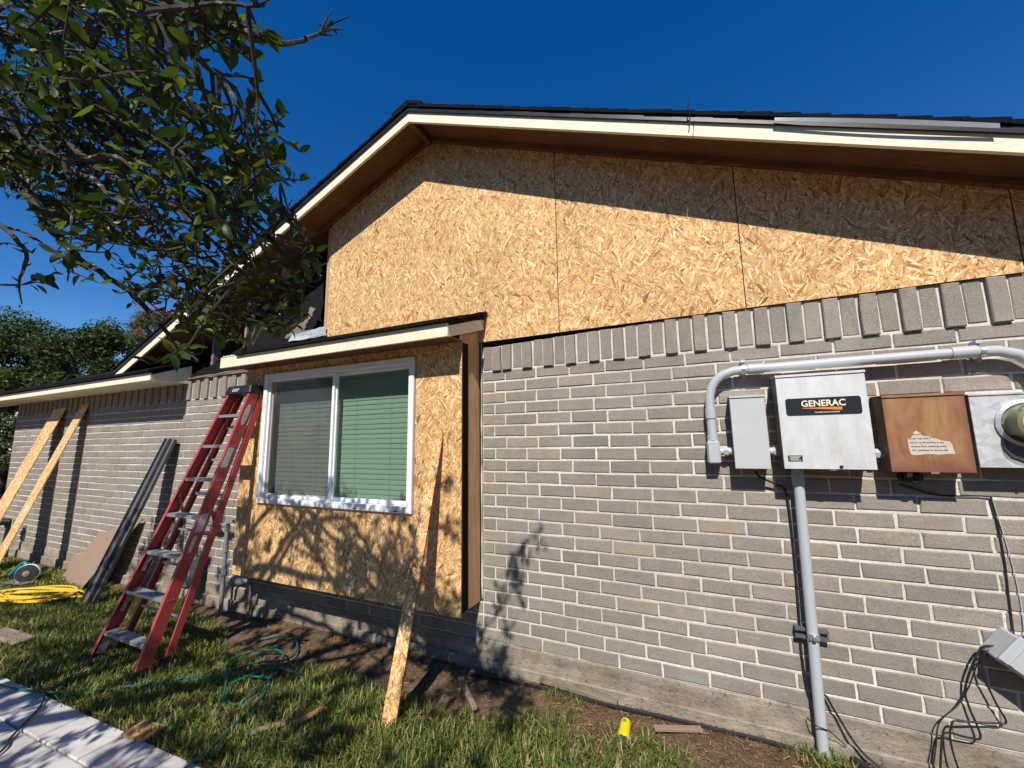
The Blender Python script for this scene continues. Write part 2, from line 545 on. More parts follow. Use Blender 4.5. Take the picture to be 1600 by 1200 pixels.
M = dict(
    brick=mat_brick(), mortar=mat_mortar(), concrete=mat_concrete(), osb=mat_osb(),
    osb_edge=plain('osb_painted_edge', (0.30, 0.055, 0.035), 0.8, var=0.5, scale=40),
    primed_x=mat_primed('primed_board', (0.86, 0.79, 0.60), 0), primed_y=mat_primed('primed_board_return', (0.82, 0.75, 0.57), 1),
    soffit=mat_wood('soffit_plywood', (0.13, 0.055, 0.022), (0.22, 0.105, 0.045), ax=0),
    rafter=mat_wood('framing_lumber', (0.40, 0.25, 0.13), (0.56, 0.38, 0.21), ax=2),
    oldwood=mat_wood('weathered_lumber', (0.15, 0.115, 0.085), (0.32, 0.25, 0.19), ax=0),
    ply=mat_wood('bay_side_plywood', (0.30, 0.15, 0.06), (0.52, 0.31, 0.14), ax=2, rings=7),
    sidewood=mat_wood('bay_side_stud', (0.42, 0.22, 0.09), (0.72, 0.46, 0.23), ax=2, rings=8),
    shingle=plain('asphalt_shingle', (0.010, 0.0095, 0.0095), 0.95, var=0.5, scale=60, bump=0.6, spec=0.1),
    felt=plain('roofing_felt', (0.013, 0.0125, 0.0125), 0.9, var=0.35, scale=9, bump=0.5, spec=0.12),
    drip=plain('black_drip_edge', (0.022, 0.022, 0.024), 0.38, 0.3, 0.2, 6, 0.05),
    dripgrey=plain('bent_drip_edge', (0.34, 0.35, 0.36), 0.4, 0.3, 0.15, 5, 0.03),
    galv=mat_metal_sheet('galvanised_steel', (0.66, 0.69, 0.71), 0.42, 0.25, 0.35),
    flashing=mat_metal_sheet('old_flashing', (0.60, 0.64, 0.68), 0.5, 0.2, 0.3, 20),
    stainless=mat_metal_sheet('brushed_enclosure', (0.66, 0.67, 0.67), 0.45, 0.05, 0.25, 60),
    greypaint=plain('grey_enamel', (0.47, 0.49, 0.49), 0.5, 0, 0.06, 9, 0.05),
    pvc=plain('grey_pvc', (0.42, 0.45, 0.47), 0.45, 0, 0.07, 7, 0.04),
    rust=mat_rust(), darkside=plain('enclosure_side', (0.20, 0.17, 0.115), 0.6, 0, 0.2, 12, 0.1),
    black=plain('black_plastic', (0.014, 0.014, 0.015), 0.5, 0, 0.3, 20, 0.1),
    cable=plain('black_cable', (0.018, 0.016, 0.018), 0.5, 0, 0.3, 30, 0.05),
    brass=plain('brass', (0.75, 0.58, 0.25), 0.35, 0.8, 0.1, 10, 0.02),
    labelblack=plain('label_black', (0.018, 0.02, 0.028), 0.35, 0, 0.2, 5, 0.02),
    white=plain('white_print', (0.80, 0.80, 0.76), 0.6, 0, 0.04, 8, 0.02),
    cream=plain('cream_print', (0.80, 0.76, 0.55), 0.6, 0, 0.04, 8, 0.02),
    orange=plain('orange_print', (0.80, 0.20, 0.03), 0.5, 0, 0.06, 8, 0.02),
    paper=plain('torn_label', (0.55, 0.47, 0.42), 0.6, 0, 0.3, 60, 0.4),
    ink=plain('label_ink', (0.10, 0.06, 0.05), 0.7, 0, 0.3, 60, 0.05),
    vinyl=plain('white_vinyl', (0.80, 0.81, 0.82), 0.4, 0, 0.03, 6, 0.02),
    alu=plain('mill_aluminium', (0.36, 0.365, 0.37), 0.42, 0.55, 0.25, 25, 0.08),
    glass=mat_glass('green_glass', (0.655, 0.735, 0.685), 0.02), glassL=mat_glass('green_glass_sash', (0.70, 0.74, 0.715), 0.03),
    meterglass=mat_glass('meter_glass', (0.80, 0.80, 0.70), 0.06), screen=mat_screen(),
    slat=plain('blind_slat', (0.80, 0.80, 0.77), 0.5, 0, 0.04, 5, 0.02),
    dark=plain('dark_interior', (0.035, 0.032, 0.03), 0.9, 0, 0.3, 4, 0.1),  # near-black in place of unlit interiors; a few plain dark parts share it
    red=plain('red_fibreglass', (0.37, 0.058, 0.05), 0.42, 0, 0.18, 9, 0.12),
    sticker=plain('worn_sticker', (0.42, 0.42, 0.42), 0.6, 0, 0.5, 45, 0.1),
    rubber=plain('rubber_foot', (0.02, 0.02, 0.022), 0.8, 0, 0.3, 20, 0.1),
    channel=plain('dark_steel_channel', (0.12, 0.123, 0.127), 0.5, 0.2, 0.25, 12, 0.08),
    hardboard=plain('brown_hardboard', (0.27, 0.185, 0.135), 0.7, 0, 0.08, 5, 0.08),
    yellow=plain('yellow_cord', (0.66, 0.42, 0.02), 0.45, 0, 0.08, 8, 0.05),
    hose=plain('green_hose', (0.009, 0.115, 0.088), 0.4, 0, 0.2, 10, 0.05),
    teal=plain('teal_plastic', (0.01, 0.17, 0.20), 0.4, 0, 0.2, 12, 0.05),
    steel=plain('bare_steel', (0.55, 0.55, 0.55), 0.35, 0.8, 0.15, 20, 0.05),
    gasgrey=plain('gas_pipe_paint', (0.20, 0.21, 0.215), 0.6, 0, 0.3, 14, 0.2),
    canyellow=plain('can_yellow', (0.80, 0.60, 0.01), 0.3, 0.2, 0.06, 9, 0.03),
    cangreen=plain('can_green', (0.10, 0.30, 0.03), 0.35, 0.1, 0.1, 9, 0.03),
    bark=mat_bark(),
    leaf=mat_leaf('citrus_leaf', [(0, (0.020, 0.044, 0.011)), (0.5, (0.036, 0.070, 0.015)), (0.75, (0.07, 0.11, 0.02)), (0.9, (0.14, 0.18, 0.03)), (1, (0.20, 0.23, 0.045))], 0.3, 0.48, 0.3),
    oakleaf=mat_leaf('oak_leaf', [(0, (0.034, 0.055, 0.02)), (0.5, (0.06, 0.088, 0.03)), (1, (0.105, 0.135, 0.045))], 0.22, 0.6, 0.2),
    myrtleleaf=mat_leaf('myrtle_leaf', [(0, (0.05, 0.08, 0.03)), (0.6, (0.09, 0.12, 0.05)), (1, (0.14, 0.15, 0.07))], 0.3, 0.6, 0.2),
    blossom=mat_leaf('pink_blossom', [(0, (0.38, 0.10, 0.14)), (1, (0.52, 0.20, 0.22))], 0.3, 0.7, 0.2),
    grass=mat_leaf('grass_blade', [(0, (0.060, 0.10, 0.016)), (0.4, (0.105, 0.155, 0.028)), (0.68, (0.17, 0.205, 0.045)), (0.84, (0.30, 0.26, 0.09)), (1, (0.44, 0.36, 0.17))], 0.3, 0.5, 0.25),
    straw=mat_leaf('dry_straw', [(0, (0.10, 0.05, 0.028)), (0.5, (0.24, 0.145, 0.075)), (0.85, (0.38, 0.26, 0.15)), (1, (0.50, 0.38, 0.24))], 0.15, 0.7, 0.15),
    rustleaf=plain('dead_leaf', (0.34, 0.12, 0.04), 0.7, 0, 0.3, 40, 0.1),
    ground=mat_ground(), paver=mat_paver(), sand=plain('joint_sand', (0.16, 0.14, 0.12), 0.95, 0, 0.3, 30, 0.4),
    stucco=plain('pale_stucco', (0.72, 0.70, 0.66), 0.9, 0, 0.06, 6, 0.2),
)
OSB = [M['osb'], M['osb_edge']]

# ================================================================== the setting
def ground_z(x, y):
    h = 0.012 * mnoise.noise(Vector((x * 1.7, y * 1.7, 0))) + 0.006 * mnoise.noise(Vector((x * 6, y * 6, 3)))
    wall = max(0.0, 1 - (-y) / 0.5) if y < 0 else 1
    if x > -2.6:
        h += 0.04 * wall
    return h


def make_ground():
    xs = np.concatenate([[-300, -120, -60, -30, -18], np.linspace(-12, 5, 120), [9, 20, 60, 150, 300]])
    ys = np.concatenate([[-300, -120, -50, -20, -10], np.linspace(-6, 0.02, 60), [3, 8, 20, 60, 150, 300]])
    V = []; F = []
    for y in ys:
        for x in xs:
            inn = -12 <= x <= 5 and -6 <= y <= 0.03
            V.append((x, y, ground_z(x, y) - (0.045 if y < -1.5 else 0) if inn else -0.03))
    nx = len(xs)
    for j in range(len(ys) - 1):
        for i in range(nx - 1):
            F.append((j * nx + i, j * nx + i + 1, (j + 1) * nx + i + 1, (j + 1) * nx + i))
    o = bulk('ground', np.array(V), None, np.array(F), M['ground'], smooth=True)
    tag(o, kind='structure')


make_ground()


def patio():
    """grey pavers, their far edge running along the lawn; the edge is not quite parallel to the wall"""
    base = MB().prism([(-9, -1.44 - 0.035 * 6), (-0.1, -1.345), (-0.1, -3.0), (-9, -3.3)], 2, -0.06, 0.008).build('patio', M['sand'])
    tag(base, kind='structure')
    ang = math.atan2(0.035, 1)
    L_, W_ = 0.45, 0.225
    me = []
    for v in range(4):
        b = MB().box((-L_ / 2 + 0.004, -W_ / 2 + 0.004, -0.03), (L_ / 2 - 0.004, W_ / 2 - 0.004, 0))
        me.append(b.mesh('paver', M['paver'], bevel=0.005))
    n = 0
    ca, sa = math.cos(ang), math.sin(ang)
    for row in range(7):
        for k in range(-17, 4):
            lx = k * L_ + (L_ / 2 if row % 2 else 0); ly = -W_ / 2 - row * W_
            x = -1.13 + lx * ca - ly * sa; y = -1.375 + lx * sa + ly * ca
            if x < -8.4 or x > -0.3: continue
            o = obj('paver', random.choice(me), base)
            o.location = (x, y, 0.024 + random.uniform(-0.003, 0.003))
            o.rotation_euler = (random.uniform(-.004, .004), random.uniform(-.004, .004), ang + random.uniform(-.004, .004))
            n += 1


patio()

# ================================================================== the house
BL, BH = 0.2627, 0.0876          # brick length and course height with joint
SOLD = 2.241                     # underside of the soldier course
BASE = SOLD - 23 * BH            # underside of the first course
BAYL, BAYR, BAYD = -2.69, -0.215, 0.32
BAYB = 0.495
HL, HR = -9.45, 5.6
SLOPE = 0.42
APX, APZ = -0.734, 4.43          # underside of the rake boards at the ridge, on the plane y = -0.34
OVH = 0.34

house = thing('house', (-2, 0, 0), 'grey brick house under repair with bare strand-board gable and window bay', 'house')


def hp(mb, name, mats, parent=None, bevel=0, smooth=False):
    """a part of the house given in world coordinates"""
    par = parent or house
    o = mb.build(name, mats, par, bevel, smooth)
    off = Vector((0, 0, 0)); q = par
    while q is not None:
        off += q.location; q = q.parent
    o.location = -off
    return o


# ---- walls behind the bricks
mb = MB()
mb.prism([(BAYR + 0.012, BASE), (HR, BASE), (HR, 2.481), (1.4, 2.481), (BAYR + 0.012, 2.432)], 1, 0.0062, 0.11)
mb.box((HL, 0.0062, BASE), (BAYL, 0.11, 2.49))
mb.box((BAYL, 0.0062, BASE), (BAYR + 0.012, 0.11, BASE + 3 * BH))
wall = hp(mb, 'brick_wall', M['mortar'])
mb = MB().box((HL, 0.11, BASE), (HL + 0.1, 7.8, 2.49)).box((HR - 0.1, 0.11, BASE), (HR, 7.8, 2.49)).box((HL + .1, 7.7, BASE), (HR - .1, 7.8, 2.49))
hp(mb, 'side_wall', M['brick'])

VAR = []
for v in range(12):
    rr = random.Random(v)
    b = MB()
    lx, lz = BL / 2 - 0.0062, BH / 2 - 0.0064
    j = lambda a=0.0026: rr.uniform(-a, a)
    ch = 0.0045
    out = [(-lx + j(), -lz + j()), (lx + j(), -lz + j()), (lx + j(), lz + j()), (-lx + j(), lz + j())]
    mid = [(0 + j(.05), -lz + j(.0028)), (lx + j(.0015), 0), (0 + j(.05), lz + j(.0028)), (-lx + j(.0015), 0)]
    ring = [p for a in zip(out, mid) for p in a]
    inn = [(x - math.copysign(ch, x) if abs(x) > 0.06 else x, z - math.copysign(ch, z) if abs(z) > 0.015 else z) for x, z in ring]
    vs = [(x, 0.05, z) for x, z in ring] + [(x, 0.004, z) for x, z in ring] + [(x, j(.0008), z) for x, z in inn]
    fs = [(i, (i + 1) % 8, 8 + (i + 1) % 8, 8 + i) for i in range(8)] + [(8 + i, 8 + (i + 1) % 8, 16 + (i + 1) % 8, 16 + i) for i in range(8)]
    fs.append(tuple(range(16, 24)))
    b.add(vs, fs)
    VAR.append(b.mesh('brick', M['brick'], uv=False))

bricks = []                       # variant, position, scale, turned


def lay(r, x0, x1, y=0.0):
    z = SOLD - (r - 0.5) * BH
    off = 0.0 if r % 2 else 0.63 * BL
    k = math.floor((x0 - off) / BL)
    off += random.uniform(-.008, .008)
    while off + k * BL < x1:
        a, b = max(off + k * BL, x0), min(off + (k + 1) * BL, x1)
        if b - a > 0.025:
            bricks.append((random.randrange(12), ((a + b) / 2 + random.uniform(-.0015, .0015), y + random.uniform(-.0016, .0014), z + random.uniform(-.0016, .0016)),
                           ((b - a) / BL * (1 if b - a > .2 else (b - a - .011) / (b - a) * BL / (BL - .011)), 1, 1), (random.uniform(-.006, .006), random.uniform(-.004, .004), random.uniform(-.006, .006))))
        k += 1


for r in range(1, 24):
    lay(r, BAYR + 0.012, HR)
    lay(r, HL, BAYL)
    if r > 20:
        lay(r, BAYL, BAYR + 0.012)
for seg in ((-0.11, HR, 0), (HL, BAYL, 1)):
    n = int((seg[1] - seg[0]) / 0.0868) + 2
    for i in range(-1 if not seg[2] else 0, n):
        a = seg[0] + i * 0.0868
        a1 = min(a + 0.0868, seg[1])
        a = max(a, BAYR + 0.012) if not seg[2] else a
        if a1 - a < 0.03: continue
        proud = (i % 2 == 1 or i == 0) if not seg[2] else i % 2 == 1
        if i == -1: proud = False
        drop = 0.05 * max(0, 1 - (a + 0.2) / 1.6) if not seg[2] else 0.0     # soldiers sit lower towards the bay
        hgt = 0.255 - drop + random.uniform(-.004, .004)
        zc = SOLD - (0.012 if proud else 0) + hgt / 2
        bricks.append((random.randrange(12), ((a + a1) / 2, (-0.019 if proud else 0.001) + random.uniform(-.002, .002), zc),
                       ((hgt - 0.004) / BL, 1.0 if not proud else 1.3, (a1 - a) / BH), (random.uniform(-.006, .006), math.pi / 2 + random.uniform(-.006, .006), random.uniform(-.008, .008))))


def screen_area(b):
    q = view(b[1])
    if q is None or not (-30 < q[0] < 1630 and -30 < q[1] < 1230): return 0
    if abs(q[0] - 1370) < 200 and 600 < q[1] < 735: return 1e-5 / q[2]
    return b[2][0] / q[2] ** 2


order = sorted(range(len(bricks)), key=lambda i: -screen_area(bricks[i]))
single = set(order[:300])
FV, FF, base_i = [], [], 0
F4l, F8l = [], []
fieldmb = MB()
for i, (v, loc, scl, rot) in enumerate(bricks):
    Mx = Matrix.LocRotScale(Vector(loc), __import__('mathutils').Euler(rot), Vector(scl))
    if i in single:
        o = obj('brick', VAR[v], wall)
        o.matrix_local = Matrix.Translation(Vector(wall.location) * 0) @ Mx
    else:
        me = VAR[v]
        fieldmb.add([Mx @ vv.co for vv in me.vertices], [tuple(p.vertices) for p in me.polygons])
fm = bpy.data.meshes.new('brick_field'); fm.from_pydata(fieldmb.v, [], fieldmb.f); fm.materials.append(M['brick'])
tag(obj('brick_field', fm, wall), kind='stuff')

# ---- foundation
mb = MB().box((HL - 0.02, -0.006, -0.2), (HR, 0.12, BASE - 0.001)).box((HL - 0.02, -0.03, -0.2), (HR, -0.006, 0.105))
fo = hp(mb, 'foundation', M['concrete'], bevel=0.006)

# ---- gable: strand board sheets, each its own panel
def panel_xz(poly, y0, y1):
    """board in the wall's plane from an x-z outline; the outline's edge faces carry the painted edge"""
    n = len(poly)
    b = MB()
    vs = [(p[0], y0, p[1]) for p in poly] + [(p[0], y1, p[1]) for p in poly]
    b.add(vs, [tuple(range(n)), tuple(range(2 * n - 1, n - 1, -1))], 0)
    b.add(vs, [(i, (i + 1) % n, n + (i + 1) % n, n + i) for i in range(n)], 1)
    return b


def rake_under(x):
    return APZ - SLOPE * abs(x - APX)


OB = 2.483
for x0, x1 in ((-1.975, 0.4603), (0.4657, 1.6813), (1.6867, 2.9033), (2.9087, 4.12)):
    top = lambda x: rake_under(x) + 0.10
    pts = [(x0, OB), (x1, OB), (x1, top(x1))]
    if x0 < APX < x1: pts.append((APX, top(APX)))
    pts.append((x0, top(x0)))
    hp(panel_xz(pts, -0.014, -0.002), 'sheathing_panel', OSB)
# framing behind the sheets and near-black backing standing in for the open corner's unlit attic
mb = MB().prism([(-4.4, 2.5), (5.4, 2.5), (5.4, 2.6), (APX, 4.75), (-4.4, 3.05)], 1, 0.5, 0.56)
hp(mb, 'attic_dark_backing', M['felt'])
hp(MB().box((-4.36, 0.10, 2.49), (5.4, 0.5, 2.53)), 'attic_floor', M['dark'])
for x in (-3.9, -3.3, -2.72, -2.02, -1.4, -0.2, 1.0, 2.2):
    hp(MB().box((x - 0.02, 0.004, 2.5), (x + 0.02, 0.09, rake_under(x) + 0.04)), 'stud', M['rafter'] if -2.8 < x else M['oldwood'])
hp(MB().box((-2.0, -0.010, 2.56), (-1.978, 0.004, rake_under(-2.0) + 0.02)), 'trim_strip', M['rafter'])
# torn felt paper left on the open corner
def sheet(name, poly, y, mat, seed, amp=0.02, thick=0.003, n=10):
    rr = random.Random(seed); P = []
    for i, a in enumerate(poly):
        b = poly[(i + 1) % len(poly)]
        for k in range(n):
            t = k / n
            jj = 0 if k == 0 else rr.uniform(-amp, amp)
            P.append((a[0] + (b[0] - a[0]) * t + jj, a[1] + (b[1] - a[1]) * t + rr.uniform(-amp, amp) * (k > 0)))
    vs = [(p[0], y + 0.02 * mnoise.noise(Vector((p[0] * 5, p[1] * 5, seed))), p[1]) for p in P]
    vs2 = [(a, b + thick, c) for a, b, c in vs]
    N = len(P); b = MB()
    b.add(vs + vs2, [tuple(range(N)), tuple(range(2 * N - 1, N - 1, -1))] + [(i, (i + 1) % N, N + (i + 1) % N, N + i) for i in range(N)])
    return hp(b, name, mat)


sheet('felt_paper', [(-4.3, 2.52), (-3.25, 2.52), (-3.3, 2.78), (-3.7, 2.70), (-4.1, 2.60)], -0.004, M['felt'], 1)
sheet('felt_paper', [(-3.22, 2.55), (-2.62, 2.62), (-2.35, 2.95), (-2.55, 3.12), (-3.1, 3.05), (-3.25, 2.9)], -0.012, M['felt'], 2, 0.03)
sheet('felt_paper', [(-3.9, 2.75), (-2.2, 2.75), (-2.2, 3.75), (-2.7, 3.45), (-3.6, 3.0)], 0.098, M['felt'], 3, 0.03)
sheet('lintel_trim', [(-4.3, 2.488), (-2.75, 2.488), (-2.75, 2.56), (-3.2, 2.535), (-4.3, 2.505)], -0.03, M['oldwood'], 5, 0.006, 0.04)
sheet('torn_board', [(-2.62, 2.80), (-2.30, 2.84), (-2.16, 3.06), (-2.22, 3.10), (-2.38, 2.93)], -0.02, M['oldwood'], 6, 0.012, 0.012)
sheet('flashing', [(-2.52, 2.755), (-1.96, 2.755), (-1.96, 2.85), (-2.48, 2.83)], -0.035, M['flashing'], 7, 0.006)

# ---- the big roof
def zr(x, dz=0.0):
    return APZ + dz - SLOPE * abs(x - APX)


XL, XR = -5.30, 6.2
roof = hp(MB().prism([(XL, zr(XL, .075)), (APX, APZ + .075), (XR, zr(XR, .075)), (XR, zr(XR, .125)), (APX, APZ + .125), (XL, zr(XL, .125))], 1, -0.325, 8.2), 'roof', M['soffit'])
hp(MB().prism([(XL, zr(XL, .128)), (APX, APZ + .128), (XR, zr(XR, .128)), (XR, zr(XR, .150)), (APX, APZ + .150), (XL, zr(XL, .150))], 1, -0.06, 8.25), 'shingle_field', M['shingle'], roof)
ca = math.atan(SLOPE)
for s in (-1, 1):
    L_ = (XR - APX) / math.cos(ca) if s > 0 else (APX - XL) / math.cos(ca)
    for k in range(int(L_ / 0.14) + 1):
        t0, t1 = k * 0.14 - 0.02, min(k * 0.14 + 0.16, L_)
        e = random.uniform(-.003, .004)
        def Q(t, h): return (APX + s * (t * math.cos(ca)), APZ - t * math.sin(ca) + h)
        a, b = Q(t0, .128), Q(t1, .130); c, d = Q(t1, .161), Q(t0, .149)
        hp(MB().prism([a, b, c, d] if s > 0 else [b, a, d, c], 1, -0.367 - e, -0.055), 'shingle', M['shingle'], roof)
    hp(MB().prism([(APX, APZ + .150), (APX + s * .16, zr(APX + .16, .155)), (APX + s * .16, zr(APX + .16, .185)), (APX, APZ + .185)], 1, -0.372, 8.2), 'ridge_cap', M['shingle'], roof)


def rake(x0, x1, z0, z1, ya, yb, name, mat, cut=0.0):
    pts = [(x0, zr(x0, z0)), (x1, zr(x1, z0)), (x1 + cut, zr(x1 + cut, z1)), (x0 + cut, zr(x0 + cut, z1))]
    if x0 == APX: pts[3] = (x0, zr(x0, z1))
    if x1 == APX: pts[2] = (x1, zr(x1, z1))
    return hp(MB().prism(pts, 1, ya, yb), name, mat, bevel=0.0015)


for x0, x1 in ((APX, 1.454), (1.457, XR), (-1.772, APX), (XL, -1.775)):
    rake(x0, x1, 0.0, 0.098, -OVH, -OVH + 0.022, 'rake_board', M['primed_x'], 0.012 if abs(x1 - 1.45) < .1 or abs(x0 - 1.45) < .1 else 0)
for x0, x1 in ((APX, XR), (XL, APX)):
    rake(x0, x1, 0.088, 0.126, -OVH - 0.016, -OVH - 0.004, 'drip_edge', M['drip'])
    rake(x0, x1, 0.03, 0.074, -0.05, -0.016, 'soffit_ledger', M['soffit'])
# loose length of drip edge bent out and catching the light
mb = MB()
N = 14; vs = []
for i in range(N + 1):
    x = 1.87 + (2.72 - 1.87) * i / N
    lift = 0.007 * math.sin(math.pi * i / N) + 0.004 * i / N
    z = zr(x, .094)
    vs += [(x, -0.374 - lift, z - lift * .3), (x, -0.376 - lift * 1.5, z + 0.021), (x, -0.373 - lift * 1.5, z + 0.022), (x, -0.371 - lift, z - lift * .3)]
fs = []
for i in range(N):
    for j in range(4): fs.append((i * 4 + j, i * 4 + (j + 1) % 4, i * 4 + 4 + (j + 1) % 4, i * 4 + 4 + j))
fs += [(3, 2, 1, 0), (N * 4, N * 4 + 1, N * 4 + 2, N * 4 + 3)]
hp(mb.add(vs, fs), 'loose_drip_edge', M['dripgrey'])
hp(MB().tube(spline([(1.44, -0.372, zr(1.44, .06)), (1.447, -0.374, zr(1.44, .10)), (1.44, -0.40, zr(1.44, .15)), (1.452, -0.405, zr(1.44, .19))], 4), 0.0035, 5), 'wire_end', M['cable'])
for x in (APX + 0.0, -2.6):
    hp(MB().box((x - 0.02, -OVH + 0.022, zr(x, -0.0)), (x + 0.02, -0.016, zr(x, .06))), 'lookout', M['soffit'], bevel=0.002)

# ---- lower roof over the left end of the wall
LX0, LX1 = -10.6, -4.29
LOV = 0.41
LB, LT = 2.433, 2.530
low = hp(MB().prism([(-LOV + 0.02, LT - 0.03), (4.0, LT + 4.4 * SLOPE - 0.03), (4.0, LT + 4.4 * SLOPE + 0.01), (-LOV - 0.02, LT + 0.006)], 0, LX0, LX1 + 0.004), 'lower_roof', M['shingle'])
hp(MB().box((LX0, -LOV, LB), (LX1, -LOV + 0.022, LT)), 'eave_board', M['primed_x'], low, bevel=0.0015)
hp(MB().prism([(-LOV + 0.0225, LB), (0.0, LB + 0.006), (0.0, LT + LOV * SLOPE - 0.02), (-LOV + 0.0225, LT)], 0, LX1 - 0.024, LX1 - 0.002), 'return_board', M['primed_y'], low, bevel=0.0015)
hp(MB().box((LX0, -LOV + 0.022, LB + 0.012), (LX1 - 0.024, 0.02, LB + 0.026)), 'soffit_board', M['primed_x'], low)
for k in range(4):
    y = -LOV - 0.035 + k * 0.13
    hp(MB().prism([(y, LT + 0.010 + (y + LOV) * SLOPE), (y + .15, LT + 0.012 + (y + LOV + .15) * SLOPE), (y + .15, LT + 0.03 + (y + LOV + .15) * SLOPE), (y, LT + 0.036 + (y + LOV) * SLOPE)], 0, LX0, LX1 + 0.03 + random.uniform(-.01, .01)), 'shingle_course', M['shingle'], low)

# ---- window bay
bay = hp(MB().box((BAYL + 0.012, -BAYD + 0.075, BAYB + 0.012), (BAYR - 0.02, -0.001, BAYB + 0.03)), 'bay_floor', M['ply'])
WX0, WX1, WZ0, WZ1 = -2.392, -0.623, 1.155, 2.349
yb0, yb1 = -BAYD, -BAYD + 0.013
BT = 2.435
for pts in ([(BAYL, BAYB), (-2.3865, BAYB), (-2.3865, BT), (BAYL, BT)],
            [(-2.3845, BAYB), (-0.6165, BAYB), (-0.6165, WZ0 - .004), (-2.3845, WZ0 - .004)],
            [(-0.6145, BAYB - .003), (-0.2, BAYB - .003), (-0.2, BT), (-0.6145, BT)],
            [(-2.3845, WZ1 + .004), (-0.6165, WZ1 + .004), (-0.6165, BT), (-2.3845, BT)]):
    hp(panel_xz(pts, yb0, yb1), 'bay_panel', OSB, bay)
for x0, x1 in ((BAYR - 0.027, BAYR - 0.013),):
    hp(MB().box((x0, yb1 + 0.001, BAYB), (x1, -0.002, 2.62)), 'side_panel', M['sidewood'], bay)
hp(MB().box((BAYL, yb1 + 0.001, BAYB), (BAYL + 0.012, -0.002, 2.60)), 'side_panel', M['osb'], bay)
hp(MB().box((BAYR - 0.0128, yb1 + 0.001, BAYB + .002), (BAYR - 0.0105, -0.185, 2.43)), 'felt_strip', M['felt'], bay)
hp(MB().box((BAYL + 0.012, yb1 + .001, BAYB - 0.002), (BAYR - 0.014, -0.002, BAYB + 0.010)), 'under_panel', M['ply'], bay)
hp(MB().box((BAYL + .003, 0.012, BAYB - .01), (BAYR + .02, 0.03, 2.75)), 'dark_room_backing', M['dark'], bay)  # near-black sheet; its colour stands in for the unlit room behind
hp(MB().tube([(BAYR + 0.006, -0.003, BAYB + .02 + i * .1 ) for i in range(22)], [0.005 + random.uniform(-.003, .003) for i in range(22)], 6), 'mortar_edge', M['mortar'], bay)

# bay roof
RB, RT, ROV = 2.408, 2.510, 0.545
RX0, RX1 = -2.75, -0.178
rs = 0.36
br = hp(MB().prism([(-ROV + 0.02, RT - 0.022), (-0.015, RT + (ROV - .015) * rs - 0.022), (-0.015, RT + (ROV - .015) * rs + 0.0), (-ROV - 0.01, RT + 0.004)], 0, RX0 + 0.23, RX1 + 0.004), 'bay_roof', M['felt'])
hp(MB().box((RX0, -ROV, RB), (RX1, -ROV + 0.022, RT)), 'eave_board', M['primed_x'], br, bevel=0.0015)
hp(MB().prism([(-ROV + 0.0225, RB), (-0.016, RB + (ROV - .05) * rs), (-0.016, RT + (ROV - .02) * rs - 0.03), (-ROV + 0.0225, RT)], 0, RX1 - 0.024, RX1 - 0.002), 'return_board', M['primed_y'], br, bevel=0.0015)
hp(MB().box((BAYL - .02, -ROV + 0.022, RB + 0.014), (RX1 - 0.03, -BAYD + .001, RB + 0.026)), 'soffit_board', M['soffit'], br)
hp(MB().box((BAYL - .02, -ROV + 0.05, RB + 0.028), (BAYL + .02, -BAYD, RB + 0.06)), 'rafter_tail', M['rafter'], br)
for k in range(4):
    y = -ROV - 0.03 + k * 0.14
    y2 = min(y + .17, -0.016)
    e = [0.03, 0.0, 0.02, 0.012][k]
    hp(MB().prism([(y, RT + 0.008 + (y + ROV) * rs), (y2, RT + 0.010 + (y2 + ROV) * rs), (y2, RT + 0.024 + (y2 + ROV) * rs), (y, RT + 0.034 + (y + ROV) * rs)], 0, RX0 + 0.22 + e, RX1 + 0.045 - e), 'shingle_course', M['shingle'], br)
sheet('felt_edge', [(-0.72, RT + .185), (-0.13, RT + .20), (-0.15, RT + .225), (-0.42, RT + .215), (-0.70, RT + .20)], -0.03, M['felt'], 9, 0.005)
# jagged cut ends of the shingles at the left
b = MB()
for i in range(9):
    x = RX0 + 0.03 + i * 0.024
    b.add([(x, -ROV - .004, RT - .002), (x + .024, -ROV - .004, RT - .002), (x + .012 + random.uniform(-.008, .008), -ROV - .004, RT + random.uniform(.004, .016)), (x, -ROV + .012, RT - .002), (x + .024, -ROV + .012, RT - .002), (x + .012, -ROV + .012, RT + .01)],
          [(0, 1, 2), (5, 4, 3), (0, 3, 4, 1), (1, 4, 5, 2), (2, 5, 3, 0)])
hp(b, 'splintered_edge', M['primed_x'], br)

# ---- window
win = hp(MB().box((WX0, -BAYD - 0.022, WZ0), (WX0 + 0.048, -BAYD + 0.05, WZ1))
         .box((WX1 - 0.048, -BAYD - 0.022, WZ0), (WX1, -BAYD + 0.05, WZ1))
         .box((WX0 + 0.048, -BAYD - 0.022, WZ0), (WX1 - 0.048, -BAYD + 0.05, WZ0 + 0.05))
         .box((WX0 + 0.048, -BAYD - 0.022, WZ1 - 0.05), (WX1 - 0.048, -BAYD + 0.05, WZ1)), 'window', M['vinyl'], bevel=0.003)
xm = (WX0 + WX1) / 2 + 0.015


def sash(x0, x1, y0, y1, wd, glass, nm='sash'):
    z0, z1 = WZ0 + 0.052, WZ1 - 0.052
    s = hp(MB().box((x0, y0, z0), (x0 + wd, y1, z1)).box((x1 - wd, y0, z0), (x1, y1, z1)).box((x0 + wd, y0, z0), (x1 - wd, y1, z0 + wd)).box((x0 + wd, y0, z1 - wd), (x1 - wd, y1, z1)), nm, M['vinyl'], win, bevel=0.002)
    hp(MB().box((x0 + wd, (y0 + y1) / 2 - .002, z0 + wd), (x1 - wd, (y0 + y1) / 2 + .002, z1 - wd)), 'pane', glass, win)
    return s


